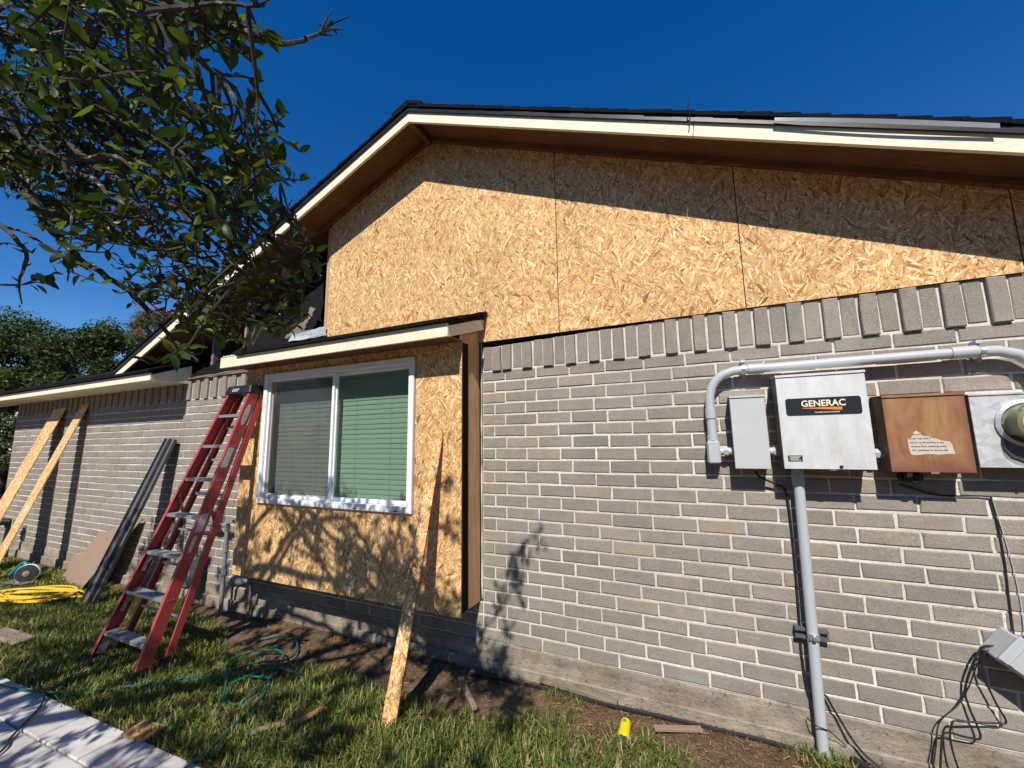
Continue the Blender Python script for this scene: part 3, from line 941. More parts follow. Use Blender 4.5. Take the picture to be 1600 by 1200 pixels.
sash(WX0 + 0.052, xm + 0.01, -BAYD - 0.004, -BAYD + 0.016, 0.026, M['screen'], 'screen_frame')
sash(WX0 + 0.055, xm + 0.022, -BAYD + 0.018, -BAYD + 0.034, 0.034, M['glassL'])
sash(xm - 0.018, WX1 - 0.052, -BAYD + 0.036, -BAYD + 0.052, 0.030, M['glass'])
for x in (WX0 + .12, xm + .3, WX1 - .16):
    hp(MB().box((x, -BAYD - .026, WZ0 + .010), (x + .03, -BAYD - .0215, WZ0 + .018)), 'weep_cover', M['dark'], win)
slat_me = None
ns = 27
for i in range(ns):
    z = WZ0 + 0.05 + i * (WZ1 - WZ0 - 0.12) / (ns - 1)
    if slat_me is None:
        b = MB(); wdt = WX1 - WX0 - 0.13; prof = [(-0.0032, -0.0235), (-0.0026, -0.012), (-0.0012, 0.0), (0.0012, 0.012), (0.0042, 0.0235)]
        vs = [(-wdt / 2, y, zz) for y, zz in prof] + [(wdt / 2, y, zz) for y, zz in prof] + [(-wdt / 2, y + .0025, zz) for y, zz in prof] + [(wdt / 2, y + .0025, zz) for y, zz in prof]
        fs = []
        for k in range(4):
            fs += [(k, k + 1, 5 + k + 1, 5 + k), (10 + k, 15 + k, 15 + k + 1, 10 + k + 1)]
        fs += [(0, 5, 15, 10), (4, 14, 19, 9)]
        slat_me = b.add(vs, fs).mesh('slat', M['slat'])
    o = obj('slat', slat_me, win)
    o.location = ((WX0 + WX1) / 2 + 0.01, -BAYD + 0.105 + random.uniform(-.001, .001), z)
    o.rotation_euler = (random.uniform(-.02, .04), random.uniform(-.0012, .0012), 0)
hp(MB().box((WX0 + .06, -BAYD + .078, WZ1 - .075), (WX1 - .055, -BAYD + .13, WZ1 - .045)), 'head_rail', M['slat'], win)
for x in (xm + .18, xm + .56, WX0 + .3, WX0 + .62):
    hp(MB().tube([(x, -BAYD + .083, WZ0 + .05), (x, -BAYD + .083, WZ1 - .06)], .0016, 5), 'ladder_cord', M['slat'], win)

# ================================================================== electrical gear on the wall
FONT = None


def text_mesh(name, body, size, mat, align='LEFT', extrude=0.0004, bold=0.0):
    cu = bpy.data.curves.new(name, 'FONT'); cu.body = body; cu.size = size; cu.extrude = extrude; cu.align_x = align
    cu.offset = bold
    t = bpy.data.objects.new(name, cu); COL.objects.link(t)
    dg = bpy.context.evaluated_depsgraph_get()
    me = bpy.data.meshes.new_from_object(t.evaluated_get(dg))
    bpy.data.objects.remove(t)
    me.name = name; me.materials.clear(); me.materials.append(mat)
    return me


def put_text(name, body, size, mat, parent, x, y, z, align='LEFT', sx=1.0, bold=0.0, rz=0.0):
    o = obj(name, text_mesh(name, body, size, mat, align, bold=bold), parent)
    o.rotation_euler = (math.pi / 2, rz, 0); o.location = (x, y, z); o.scale = (sx, 1, 1)
    return o


def enclosure(name, x0, x1, z0, z1, d, label, cat, side, front, lip=0.004, hood=0.012):
    """steel cabinet: body, hinged cover with folded lip and a rain hood along the top"""
    t = thing(name, ((x0 + x1) / 2, 0, z0), label, cat)
    W_, H_ = (x1 - x0) / 2, z1 - z0
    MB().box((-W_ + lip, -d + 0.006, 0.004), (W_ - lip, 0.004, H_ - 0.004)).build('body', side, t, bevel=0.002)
    c = MB().box((-W_, -d, 0), (W_, -d + 0.0055, H_ - 0.001)).build('cover', front, t, bevel=0.0015)
    MB().prism([(-d - 0.006, H_ + 0.0), (0.003, H_ + 0.008), (0.003, H_ + 0.002), (-d - 0.003, H_ - 0.006), (-d - 0.004, H_ - hood), (-d - 0.006, H_ - hood)], 0, -W_ - 0.002, W_ + 0.002).build('hood', front, t)
    return t, c


sw, _ = enclosure('junction_box', 1.538, 1.716, 1.503, 1.925, 0.13, 'slim plain grey steel box between the conduit fitting and the big switch cabinet', 'electrical box', M['greypaint'], M['greypaint'])
MB().lathe([(0.006, 0), (0.006, 0.01)], (0.01, -0.10, -0.008), (0, 0, 1), 8).build('latch', M['steel'], sw)

gs, _ = enclosure('transfer_switch', 1.771, 2.168, 1.508, 2.022, 0.18, 'large silver switch cabinet with black nameplate and orange wedge logo', 'electrical box', M['darkside'], M['stainless'])
npx = MB(); R_ = 0.012; w2, h2 = 0.166, 0.0465
poly = []
for cx, cz, a0 in ((w2 - R_, h2 - R_, 0), (-w2 + R_, h2 - R_, 90), (-w2 + R_, -h2 + R_, 180), (w2 - R_, -h2 + R_, 270)):
    for k in range(4):
        an = math.radians(a0 + k * 30); poly.append((cx + R_ * math.cos(an), cz + R_ * math.sin(an)))
npx.prism(poly, 1, -0.1828, -0.1795)
o = npx.build('nameplate', M['labelblack'], gs); o.location = (0.003, 0, 0.334)
put_text('lettering', 'GENERAC', 0.047, M['cream'], gs, -0.092, -0.1832, 0.334, sx=0.93, bold=0.0009)
MB().prism([(-0.09, 0.327), (0.086, 0.327), (0.086, 0.3105), (-0.09, 0.3245)][::-1], 1, -0.1838, -0.1826).build('logo_wedge', M['orange'], gs)
put_text('lettering', 'TRANSFER SWITCH SYSTEMS', 0.0085, M['white'], gs, -0.036, -0.1832, 0.298, bold=0.0001)
MB().box((-0.178, -0.1812, 0.040), (-0.112, -0.1798, 0.072)).build('rating_label', M['labelblack'], gs)
for k in range(4):
    MB().box((-0.172 + 0.004 * (k % 2), -0.1818, 0.064 - k * 0.006), (-0.119 - 0.006 * (k % 3), -0.1810, 0.0662 - k * 0.006)).build('print_line', M['white'], gs)
MB().lathe([(0.008, 0), (0.008, 0.005), (0.004, 0.008)], (0.052, -0.180, 0.014), (0, -1, 0), 12).build('cover_screw', M['black'], gs)
MB().box((0.005, -0.176, -0.006), (0.03, -0.168, 0.002)).build('latch', M['steel'], gs)

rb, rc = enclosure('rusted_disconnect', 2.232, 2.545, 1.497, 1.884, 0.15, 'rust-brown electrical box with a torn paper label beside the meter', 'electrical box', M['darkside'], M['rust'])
rr = random.Random(3)
top = [(-0.078, 0.165), (-0.060, 0.172), (-0.052, 0.196), (-0.040, 0.204), (-0.026, 0.192), (-0.018, 0.178), (0.0, 0.176), (0.012, 0.168), (0.03, 0.164), (0.045, 0.156), (0.06, 0.152), (0.078, 0.15), (0.084, 0.135)]
bot = [(0.09, 0.088), (0.07, 0.090), (0.03, 0.086), (-0.01, 0.089), (-0.05, 0.084), (-0.073, 0.086), (-0.078, 0.11)]
MB().prism([(x, z) for x, z in top + bot][::-1], 1, -0.1514, -0.1499).build('torn_label', M['paper'], rb)
for i, (tx, x, z, s) in enumerate((('do you a', -0.056, 0.182, .011), ('no ser vice. Late a', -0.074, 0.162, .012), ('will be cut off pending to pay', -0.073, 0.142, .0120), ('remote from metering point', -0.070, 0.123, .0125), ('For questions or service call', -0.066, 0.104, .0125))):
    put_text('lettering', tx, s, M['ink'], rb, x, -0.1516, z, bold=0.0002, sx=0.92)
MB().box((-0.01, -0.156, -0.006), (0.02, -0.146, 0.003)).build('latch', M['darkside'], rb)
gm = thing('plug_inlet', (2.33, -0.06, 1.44), 'small black clamp with bright brass lugs hanging under the rusty box', 'clamp')
MB().box((-0.035, -0.035, 0.0), (0.035, 0.03, 0.052)).build('housing', M['black'], gm, bevel=0.008)
MB().box((-0.047, -0.02, 0.012), (-0.034, 0.02, 0.045)).build('ear', M['black'], gm, bevel=0.004)
MB().box((0.034, -0.02, 0.012), (0.047, 0.02, 0.045)).build('ear', M['black'], gm, bevel=0.004)
MB().lathe([(0.022, 0), (0.026, 0.004), (0.018, 0.009)], (0.004, -0.034, 0.02), (0, -1, 0), 14).build('gland', M['black'], gm)
for k in range(3):
    MB().box((-0.024, -0.043, 0.030 + k * 0.008), (-0.002, -0.034, 0.0355 + k * 0.008)).build('lug', M['brass'], gm, bevel=0.001)
MB().tube([(0, 0.0, 0.045), (0, 0.01, 0.075)], 0.012, 8).build('neck', M['black'], gm)

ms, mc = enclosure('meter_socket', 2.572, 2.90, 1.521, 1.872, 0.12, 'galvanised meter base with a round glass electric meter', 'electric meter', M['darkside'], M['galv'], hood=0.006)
cx, cz = 0.021, 0.205
MB().lathe([(0.112, 0), (0.112, 0.012), (0.098, 0.022), (0.098, 0.004)], (cx, -0.118, cz), (0, -1, 0), 36).build('socket_ring', M['galv'], ms, smooth=True)
poly = [(cx - 0.098, cz + .0), (cx - 0.098, 0.085), (cx - 0.075, 0.045), (cx - 0.03, 0.022), (cx + 0.04, 0.022), (cx + 0.075, 0.045), (cx + 0.098, 0.085), (cx + 0.098, cz)]
MB().prism(poly[::-1], 1, -0.128, -0.119).build('jaw_cover', M['channel'], ms, bevel=0.004)
MB().lathe([(0.094, 0.0), (0.094, 0.016), (0.086, 0.03), (0.083, 0.085), (0.077, 0.105), (0.07, 0.112)], (cx, -0.132, cz), (0, -1, 0), 40).build('meter_glass', M['meterglass'], ms, smooth=True)
MB().lathe([(0.078, 0.0), (0.078, 0.075), (0.070, 0.080)], (cx, -0.134, cz), (0, -1, 0), 36).build('meter_body', plain('meter_body', (0.33, 0.31, 0.22), 0.5, 0, 0.1, 6, 0.05), ms, smooth=True)
MB().lathe([(0.064, 0.0), (0.064, 0.004)], (cx, -0.214, cz), (0, -1, 0), 36).build('dial', M['cream'], ms)
MB().box((cx - 0.03, -0.2215, cz + 0.012), (cx + 0.032, -0.2185, cz + 0.030)).build('display', M['labelblack'], ms)
for k in range(5):
    MB().box((cx - 0.045, -0.2205, cz - 0.006 - k * 0.008), (cx + 0.03 - 0.008 * (k % 3), -0.2185, cz - 0.0035 - k * 0.008)).build('print_line', M['ink'], ms)
MB().box((cx + 0.002, -0.142, 0.018), (cx + 0.012, -0.128, 0.09)).build('seal_tab', M['black'], ms)

# short nipples joining the cabinets
for x0, x1, z, lab in ((1.455, 1.545, 1.60, 'short grey pipe nipple between the conduit elbow and the slim box'), (1.71, 1.80, 1.60, 'short grey pipe nipple between the slim box and the switch cabinet'), (2.16, 2.245, 1.585, 'short grey pipe nipple between the switch cabinet and the rusty box'), (2.53, 2.59, 1.585, 'short grey pipe nipple between the rusty box and the meter base')):
    t = thing('pipe_nipple', ((x0 + x1) / 2, -0.06, z), lab, 'pipe', 'pipe nipples joining the electrical boxes')
    h = (x1 - x0) / 2
    MB().tube([(-h, 0, 0), (h, 0, 0)], 0.022, 16).build('pipe', M['pvc'], t, smooth=True)
    MB().tube([(-0.012, 0, 0), (0.012, 0, 0)], 0.027, 6).build('lock_nut', M['pvc'], t)

# overhead conduit with elbow fitting, straps and two sweeps
cz_, cy_ = 2.088, -0.06
cp = [(1.433, cy_, 1.665), (1.433, cy_, 1.88), (1.436, cy_, 1.935), (1.450, cy_, 1.99), (1.478, cy_, 2.035), (1.52, cy_, 2.067), (1.575, cy_, 2.084), (1.64, cy_, cz_), (2.1, cy_, cz_ + .002), (2.66, cy_, cz_ + 0.004), (2.735, cy_, cz_ - 0.002), (2.80, cy_, 2.062), (2.845, cy_, 2.02), (2.872, cy_, 1.96), (2.878, cy_, 1.87)]
ct = thing('conduit', (1.433, -0.06, 1.6), 'long pale grey conduit running over the electrical boxes with bent ends', 'conduit')
MB().tube(local(ct, cp), 0.0265, 18).build('pipe', M['pvc'], ct, smooth=True)
for a, b in (((1.433, cy_, 1.80), (1.433, cy_, 1.862)), ((1.433, cy_, 1.665), (1.433, cy_, 1.70)), ((1.655, cy_, cz_), (1.735, cy_, cz_)), ((2.56, cy_, cz_ + .004), (2.655, cy_, cz_ + .004))):
    MB().tube(local(ct, [a, b]), 0.0315, 18).build('coupling', M['pvc'], ct, smooth=True)
eb = MB().box((-0.036, -0.036, -0.075), (0.036, 0.042, 0.066)).build('elbow_body', M['pvc'], ct, bevel=0.012)
MB().box((-0.030, -0.042, -0.068), (0.030, -0.034, 0.06)).build('elbow_cover', M['pvc'], ct, bevel=0.004)
for x in (1.632, 2.673):
    st = MB()
    st.lathe([(0.0305, -0.009), (0.0305, 0.009)], (0, 0, 0), (1, 0, 0), 20)
    st.box((-0.009, 0.02, 0.026), (0.009, 0.055, 0.05)).box((-0.009, 0.02, -0.05), (0.009, 0.055, -0.026))
    s = st.build('strap', M['steel'], ct); s.location = (x - 1.433, 0, cz_ + .002 - 1.6)
    MB().box((-0.011, 0.0, 0.046), (0.011, 0.058, 0.062)).build('strap_screw', M['galv'], ct).location = (x - 1.433, 0.0, cz_ - 1.6)

# riser pipe below the switch cabinet, strut and clamp
rp = thing('riser_pipe', (1.838, -0.055, 0.0), 'straight grey riser pipe dropping from the switch cabinet into the soil', 'pipe')
MB().tube([(0.012, 0, 1.53), (0.009, 0, 1.41)], 0.030, 18).build('socket', M['pvc'], rp, smooth=True)
MB().tube([(0.012, 0, 1.50), (-0.014, 0, -0.06)], 0.0262, 18).build('pipe', M['pvc'], rp, smooth=True)
sp = MB().box((-0.078, 0.012, 0.598), (0.075, 0.052, 0.612)).box((-0.078, 0.012, 0.636), (0.075, 0.052, 0.650)).box((-0.078, 0.044, 0.612), (0.075, 0.054, 0.636))
sp.build('strut', M['channel'], rp)
MB().lathe([(0.030, -0.011), (0.030, 0.011)], (0, 0, 0.625), (0, 0, 1), 18).build('clamp', M['steel'], rp)
MB().box((-0.008, -0.052, 0.617), (0.008, -0.026, 0.633)).build('clamp_bolt', M['steel'], rp)
MB().box((-0.022, -0.034, 0.611), (0.022, -0.024, 0.618)).build('clamp_ear', M['steel'], rp)


def cable(name, pts, r, mat, label, cat='cable', group=None, n=8, sides=7):
    o = MB().tube(local(empty_loc(pts[0]), spline(pts, n)), r, sides).build(name, mat, None, smooth=True)
    o.location = pts[0]
    return tag(o, label, cat, group)


class empty_loc:
    def __init__(s, p): s.location = Vector(p)


cable('thin_cable', [(1.64, -0.05, 1.50), (1.66, -0.055, 1.455), (1.74, -0.03, 1.41), (1.79, -0.018, 1.36), (1.798, -0.012, 1.1), (1.790, -0.012, 0.7), (1.783, -0.01, 0.5), (1.80, -0.02, 0.30), (1.86, -0.03, 0.33), (1.90, -0.035, 0.26), (1.98, -0.06, 0.12), (2.10, -0.10, 0.04)], 0.0055, M['cable'], 'thin black cable from the slim box down behind the riser pipe')
cable('tie_wire', [(1.775, -0.03, 0.195), (1.80, -0.088, 0.2), (1.835, -0.09, 0.192), (1.87, -0.06, 0.165), (1.93, -0.045, 0.11)], 0.0028, M['cable'], 'thin tie wire looped round the foot of the riser pipe')
cable('meter_cable', [(2.30, -0.008, 1.425), (2.45, -0.006, 1.374), (2.62, -0.006, 1.375), (2.642, -0.006, 1.34), (2.650, -0.006, 1.1), (2.642, -0.006, 0.9), (2.634, -0.01, 0.72)], 0.0040, M['cable'], 'thin dark cable down the wall from meter to tilted grey box')
cable('drop_wire', [(2.645, -0.006, 1.37), (2.672, -0.005, 1.1), (2.680, -0.005, 0.9), (2.672, -0.01, 0.74)], 0.0026, M['sticker'], 'thin pale wire beside the dark meter cable')
nid = thing('service_box', (2.60, -0.03, 0.62), 'tilted grey plastic service box low on the wall with wires trailing out', 'utility box')
nid.rotation_euler = (0, math.radians(38), 0)
MB().box((-0.10, -0.105, -0.02), (0.22, 0.03, 0.12)).build('case', M['greypaint'], nid, bevel=0.008)
MB().box((-0.106, -0.118, -0.012), (0.226, -0.10, 0.126)).build('lid', M['pvc'], nid, bevel=0.006)
MB().box((-0.072, -0.124, -0.004), (-0.058, -0.117, 0.12)).build('lid_rib', M['pvc'], nid)
MB().box((-0.02, -0.128, 0.112), (0.02, -0.10, 0.134)).build('latch', M['black'], nid)
for j, pts in enumerate(([(2.54, -0.06, 0.70), (2.50, -0.05, 0.68), (2.45, -0.05, 0.58), (2.425, -0.03, 0.47), (2.43, -0.03, 0.40), (2.45, -0.04, 0.285), (2.40, -0.05, 0.275), (2.33, -0.06, 0.283), (2.30, -0.07, 0.25), (2.26, -0.09, 0.05)],
                         [(2.55, -0.06, 0.69), (2.50, -0.06, 0.66), (2.49, -0.05, 0.57), (2.52, -0.04, 0.45), (2.55, -0.03, 0.365), (2.50, -0.035, 0.352), (2.40, -0.05, 0.34), (2.35, -0.06, 0.33), (2.335, -0.06, 0.22), (2.36, -0.09, 0.03)],
                         [(2.53, -0.05, 0.67), (2.48, -0.04, 0.60), (2.44, -0.03, 0.49), (2.39, -0.03, 0.40), (2.31, -0.04, 0.31), (2.28, -0.05, 0.20), (2.23, -0.08, 0.04)])):
    cable('trailing_wire', pts, (0.0046, 0.0042, 0.0030)[j], M['cable'], ('black wire from the tilted grey box looping to a sharp bend near the foundation', 'black wire from the tilted grey box making a square turn over the foundation', 'thinner wire slanting from the tilted grey box to the soil')[j], 'wire', 'wires trailing from the grey box', 8)

# ================================================================== ladder
def make_ladder():
    t = thing('step_ladder', (-2.77, -1.1, 0), 'red fibreglass step ladder with worn grey steps leaning beside the window bay', 'ladder')
    Lp = lambda x, y, z: (x + 2.77, y + 1.1, z)
    yf = lambda z: -1.13 + 0.317 * z                # front face of the ladder
    xr = lambda z: -2.435
    xl = lambda z: -3.115 + 0.155 * z
    ZT = 2.20

    def rail(xa, z0, z1, yo0, yo1, web, flange, inner, name):
        """channel rail: web facing sideways, flanges turned towards the middle"""
        b = MB()
        P0 = Vector(Lp(xa(z0), yf(z0) + yo0, z0)); P1 = Vector(Lp(xa(z1), yf(z1) + yo1, z1))
        d = (P1 - P0).normalized(); sx = Vector((1, 0, 0)); sx = (sx - d * sx.dot(d)).normalized(); sy = d.cross(sx)
        if sy.y < 0: sy = -sy
        th = 0.004
        prof = [(0, 0), (flange * inner, 0), (flange * inner, th), (th * inner, th), (th * inner, web - th), (flange * inner, web - th), (flange * inner, web), (0, web)]
        n = len(prof)
        vs = [o + sx * u + sy * v for o in (P0, P1) for u, v in prof]
        fs = [(i, (i + 1) % n, n + (i + 1) % n, n + i) for i in range(n)]
        fs += [(0, 1, 2, 3), (0, 3, 4, 7), (7, 4, 5, 6), (n, n + 3, n + 2, n + 1), (n, n + 7, n + 4, n + 3), (n + 7, n + 6, n + 5, n + 4)]
        o = b.add(vs, fs).build(name, M['red'], t)
        return o
    fr = rail(xr, 0.035, ZT, 0, 0, 0.088, 0.032, -1, 'front_rail')
    fl = rail(xl, 0.035, ZT, 0, 0, 0.088, 0.032, 1, 'front_rail')
    yr = 0.175
    rail(lambda z: xr(z) + 0.004, 0.06, ZT, yr, 0.10, 0.05, 0.026, -1, 'rear_rail')
    rail(lambda z: xl(z) - 0.004, 0.06, ZT, yr, 0.10, 0.05, 0.026, 1, 'rear_rail')
    hs = [0.225, 0.515, 0.805, 1.10, 1.395, 1.685, 1.965]
    for k, z in enumerate(hs):
        a, b_ = xl(z) + 0.005, xr(z) - 0.005
        y0 = yf(z) + 0.002
        st = MB().prism([(y0 + 1.1, z - 0.024), (y0 + 1.1, z), (y0 + 1.188, z), (y0 + 1.188, z - 0.024), (y0 + 1.185, z - 0.024), (y0 + 1.185, z - 0.004), (y0 + 1.103, z - 0.004), (y0 + 1.103, z - 0.024)], 0, a + 2.77, b_ + 2.77)
        for q in range(5):
            yy = y0 + 1.108 + q * 0.016
            st.box((a + 2.77 + .01, yy, z), (b_ + 2.77 - .01, yy + 0.006, z + 0.0025))
        st.build('step', M['alu'], t)
        if k < 3:
            for xx, s_ in ((a, 1), (b_, -1)):
                MB().bar(Lp(xx + s_ * 0.012, yf(z) + 0.045, z - 0.02), Lp(xx + s_ * (0.004 if k else 0.012), yf(z - .15) + 0.045, z - (0.16 if k else 0.155)), 0.003, 0.03 if k else 0.055).build('step_brace', M['alu'], t)
                if k:
                    MB().bar(Lp(xx + s_ * 0.10, yf(z) + 0.05, z - 0.012), Lp(xx + s_ * 0.006, yf(z - .11) + 0.05, z - 0.115), 0.004, 0.014).build('step_brace', M['alu'], t)
    for k, z in enumerate([0.35, 0.68, 0.95, 1.25, 1.55, 1.85]):
        yo = yr + (0.10 - yr) * z / ZT + 0.025
        MB().bar(Lp(xl(z), yf(z) + yo, z), Lp(xr(z), yf(z) + yo, z), 0.012, 0.022, (0, 1, 0)).build('rear_bar', M['alu'], t)
    for s_, xa in ((1, xl), (-1, xr)):
        MB().bar(Lp(xa(1.15) + s_ * 0.035, yf(1.15) + 0.06, 1.27), Lp(xa(1.0) + s_ * 0.035, yf(1.0) + 0.19, 0.98), 0.004, 0.022).build('spreader', M['oldwood'], t)
    # cap
    z = ZT
    cp = MB()
    xa, xb = xl(z) - 0.012, xr(z) + 0.012
    y0 = yf(z) - 0.022
    cp.hexa([Lp(xa - .006, y0 - .004, z - 0.035), Lp(xb + .006, y0 - .004, z - 0.035), Lp(xb + .006, y0 + 0.185, z - 0.035), Lp(xa - .006, y0 + 0.185, z - 0.035),
             Lp(xa + .012, y0 + .012, z + 0.045), Lp(xb - .012, y0 + .012, z + 0.045), Lp(xb - .012, y0 + 0.17, z + 0.045), Lp(xa + .012, y0 + 0.17, z + 0.045)])
    cp.build('cap', M['black'], t, bevel=0.008)
    o = put_text('lettering', 'GKF', 0.042, M['white'], t, *Lp((xa + xb) / 2 - 0.03, y0 - 0.0015, z - 0.012), align='CENTER', sx=1.3)
    o.rotation_euler = (math.radians(78), 0, 0)
    # feet
    for xa_, yo, z0, s_ in ((xr, 0, 0.035, -1), (xl, 0, 0.035, 1), (xr, yr, 0.06, -1), (xl, yr, 0.06, 1)):
        ww = 0.09 if yo == 0 else 0.055
        x = xa_(0)
        MB().hexa([Lp(x - .006 - (0.036 if s_ < 0 else 0), yf(0) + yo - .008, -0.012), Lp(x + .006 + (0.036 if s_ > 0 else 0), yf(0) + yo - .008, -0.012), Lp(x + .006 + (0.036 if s_ > 0 else 0), yf(0) + yo + ww, -0.012), Lp(x - .006 - (0.036 if s_ < 0 else 0), yf(0) + yo + ww, -0.012),
                   Lp(x - .004 - (0.034 if s_ < 0 else 0), yf(z0) + yo - .003, z0 + .045), Lp(x + .004 + (0.034 if s_ > 0 else 0), yf(z0) + yo - .003, z0 + .045), Lp(x + .004 + (0.034 if s_ > 0 else 0), yf(z0) + yo + ww, z0 + .045), Lp(x - .004 - (0.034 if s_ < 0 else 0), yf(z0) + yo + ww, z0 + .045)]).build('foot', M['rubber'], t, bevel=0.003)
    # worn stickers on the right rail's outer face
    for z0, z1, w0, w1 in ((1.86, 2.06, .02, .07), (1.49, 1.66, .012, .062), (0.98, 1.12, .012, .07), (0.83, 0.95, .02, .05)):
        xo = -2.435 + 0.0012
        poly = [(yf(z0) + w0, z0), (yf(z0) + w1, z0), (yf(z1) + w1, z1), (yf(z1) + w0, z1)]
        if z0 == 1.86:
            poly = []
            for k in range(14):
                an = 2 * math.pi * k / 14; zz = 1.96 + 0.10 * math.cos(an); poly.append((yf(zz) + 0.045 + 0.024 * math.sin(an), zz))
        MB().prism([(y + 1.1, z) for y, z in poly], 0, xo + 2.77 - .001, xo + 2.77 + .0006).build('sticker', M['sticker'], t)
    for z in hs:
        for q in range(3):
            MB().lathe([(0.0045, 0), (0.0045, 0.003)], Lp(-2.4345, yf(z - .01) + 0.025 + q * 0.02, z - 0.012), (1, 0, 0), 8).build('rivet', M['alu'], t)


make_ladder()

# ================================================================== boards and sheet goods leaning on the house
def plank(name, foot, head, width, thick, mats, label, cat, side=(1, 0, 0), group=None, taper=None):
    """a board between the middle of its foot and the middle of its head"""
    foot = Vector(foot); head = Vector(head); d = head - foot; L_ = d.length; d.normalize()
    sx = Vector(side); sx = (sx - d * sx.dot(d)).normalized(); sy = d.cross(sx)
    w1 = width if taper is None else taper
    b = MB(); vs = []
    for z, ww, sl in ((0, width, 0), (L_, w1, 0.012)):
        vs += [(-ww / 2, -thick / 2, z - sl), (ww / 2, -thick / 2, z + sl), (ww / 2, thick / 2, z + sl), (-ww / 2, thick / 2, z - sl)]
    b.add(vs, [(0, 1, 5, 4), (2, 3, 7, 6)], 0); b.add(vs, [(0, 3, 2, 1), (4, 5, 6, 7), (1, 2, 6, 5), (3, 0, 4, 7)], 1 if isinstance(mats, list) else 0)
    o = b.build(name, mats)
    mm = Matrix((sx, sy, d)).transposed().to_4x4(); mm.translation = foot
    o.matrix_world = mm
    return tag(o, label, cat, group)


OSBE = [M['osb'], M['osb']]
plank('strand_board_strip', (-7.72, -0.72, 0.0), (-7.74, -0.012, 2.30), 0.40, 0.012, OSBE, 'wide strand-board strip leaning on the shaded brick wall by the corner', 'board', group='strand-board strips leaning on the house')
plank('strand_board_strip', (-6.93, -0.72, 0.0), (-6.93, -0.012, 2.32), 0.235, 0.012, OSBE, 'narrow strand-board strip leaning on the brick wall beside a wider one', 'board', group='strand-board strips leaning on the house')
plank('strand_board_strip', (-0.447, -0.735, 0.0), (-0.392, -0.329, 1.705), 0.105, 0.012, OSB, 'long strand-board strip with red edge leaning against the window bay', 'board', group='strand-board strips leaning on the house', taper=0.075)

# dark steel channels
for (fx, hx, dy, lab) in ((-4.79, -4.54, 0.0, 'dark grey steel channel leaning on the brick wall, left one of a pair'), (-4.69, -4.43, 0.02, 'dark grey steel channel leaning on the brick wall, overlapping another')):
    foot = Vector((fx, -0.54 + dy, 0.0)); head = Vector((hx, -0.035 - dy * .2, 1.765))
    d = (head - foot); L_ = d.length; d.normalize(); sx = Vector((1, 0, 0)); sx = (sx - d * sx.dot(d)).normalized(); sy = d.cross(sx)
    if sy.y > 0: sy = -sy
    t = thing('steel_channel', foot, lab, 'metal channel', 'steel channels leaning on the wall')
    prof = [(-.065, 0), (-.065, .03), (-.061, .03), (-.061, .004), (.061, .004), (.061, .03), (.065, .03), (.065, 0)]
    n = 8; vs = [d * z + sx * u + sy * v for z in (0, L_) for u, v in prof]
    fs = [(i, (i + 1) % n, n + (i + 1) % n, n + i) for i in range(n)]
    fs += [(0, 1, 2, 3), (0, 3, 4, 7), (7, 4, 5, 6), (8, 11, 10, 9), (8, 15, 12, 11), (15, 14, 13, 12)]
    MB().add(vs, fs).build('channel', M['channel'], t)
    for k in range(8):
        c = d * (0.2 + k * 0.2) + sy * 0.0045 + sx * 0.03
        MB().lathe([(0.006, 0), (0.006, 0.0015)], c, sy, 8).build('rivet', M['alu'], t)

# hardboard offcut
A, B, C_, D_ = Vector((-4.95, -0.03, 0.80)), Vector((-6.0, -0.03, 0.53)), Vector((-6.35, -0.22, 0.0)), Vector((-5.42, -0.36, 0.0))
nn = (B - A).cross(D_ - A).normalized()
if nn.y > 0: nn = -nn
hb = MB().hexa([D_, C_, B, A, D_ + nn * .012, C_ + nn * .012, B + nn * .012, A + nn * .012])
o = hb.build('hardboard_offcut', [M['hardboard']])
tag(o, 'brown hardboard offcut propped against the wall behind steel channels', 'board')

# ================================================================== gas riser behind the ladder
g = thing('gas_service', (-3.6, -0.12, 0.0), 'grey gas pipes with regulator and meter behind the red ladder', 'gas meter')
G0 = lambda pts: [(x + 3.6, y + 0.12, z) for x, y, z in pts]
MB().tube(G0([(-3.14, -0.12, -0.03), (-3.14, -0.12, 0.84)]), 0.020, 12).build('pipe', M['gasgrey'], g, smooth=True)
MB().tube(G0([(-3.14, -0.12, 0.82), (-3.14, -0.12, 0.862), (-3.18, -0.12, 0.862)]), 0.027, 12).build('elbow', M['gasgrey'], g, smooth=True)
MB().tube(G0([(-3.16, -0.12, 0.862), (-3.95, -0.12, 0.845)]), 0.020, 12).build('pipe', M['gasgrey'], g, smooth=True)
MB().tube(G0([(-3.16, -0.05, 0.892), (-3.05, -0.02, 0.90)]), 0.018, 10).build('pipe', M['gasgrey'], g, smooth=True)
for x in (-3.28, -3.42, -3.60):
    MB().tube(G0([(x - .03, -0.12, 0.858), (x + .03, -0.12, 0.858)]), 0.027, 8).build('union', M['gasgrey'], g)
MB().tube(G0([(-3.14, -0.12, 0.60), (-3.14, -0.12, 0.655)]), 0.027, 8).build('union', M['gasgrey'], g)
MB().tube(G0([(-3.14, -0.12, 0.38), (-3.14, -0.12, 0.43)]), 0.03, 8).build('union', M['gasgrey'], g)
MB().tube(G0([(-3.92, -0.12, 0.85), (-3.92, -0.12, 0.52)]), 0.018, 12).build('pipe', M['gasgrey'], g, smooth=True)
MB().lathe([(0.02, 0), (0.075, 0.01), (0.085, 0.03), (0.075, 0.05), (0.03, 0.065), (0.03, 0.10)], (-0.32, -0.02, 0.70), (0, -1, 0.25), 20).build('regulator', M['gasgrey'], g, smooth=True)
MB().box((-0.22, -0.10, 0.20), (0.0, 0.06, 0.52)).build('meter_case', M['gasgrey'], g, bevel=0.03)
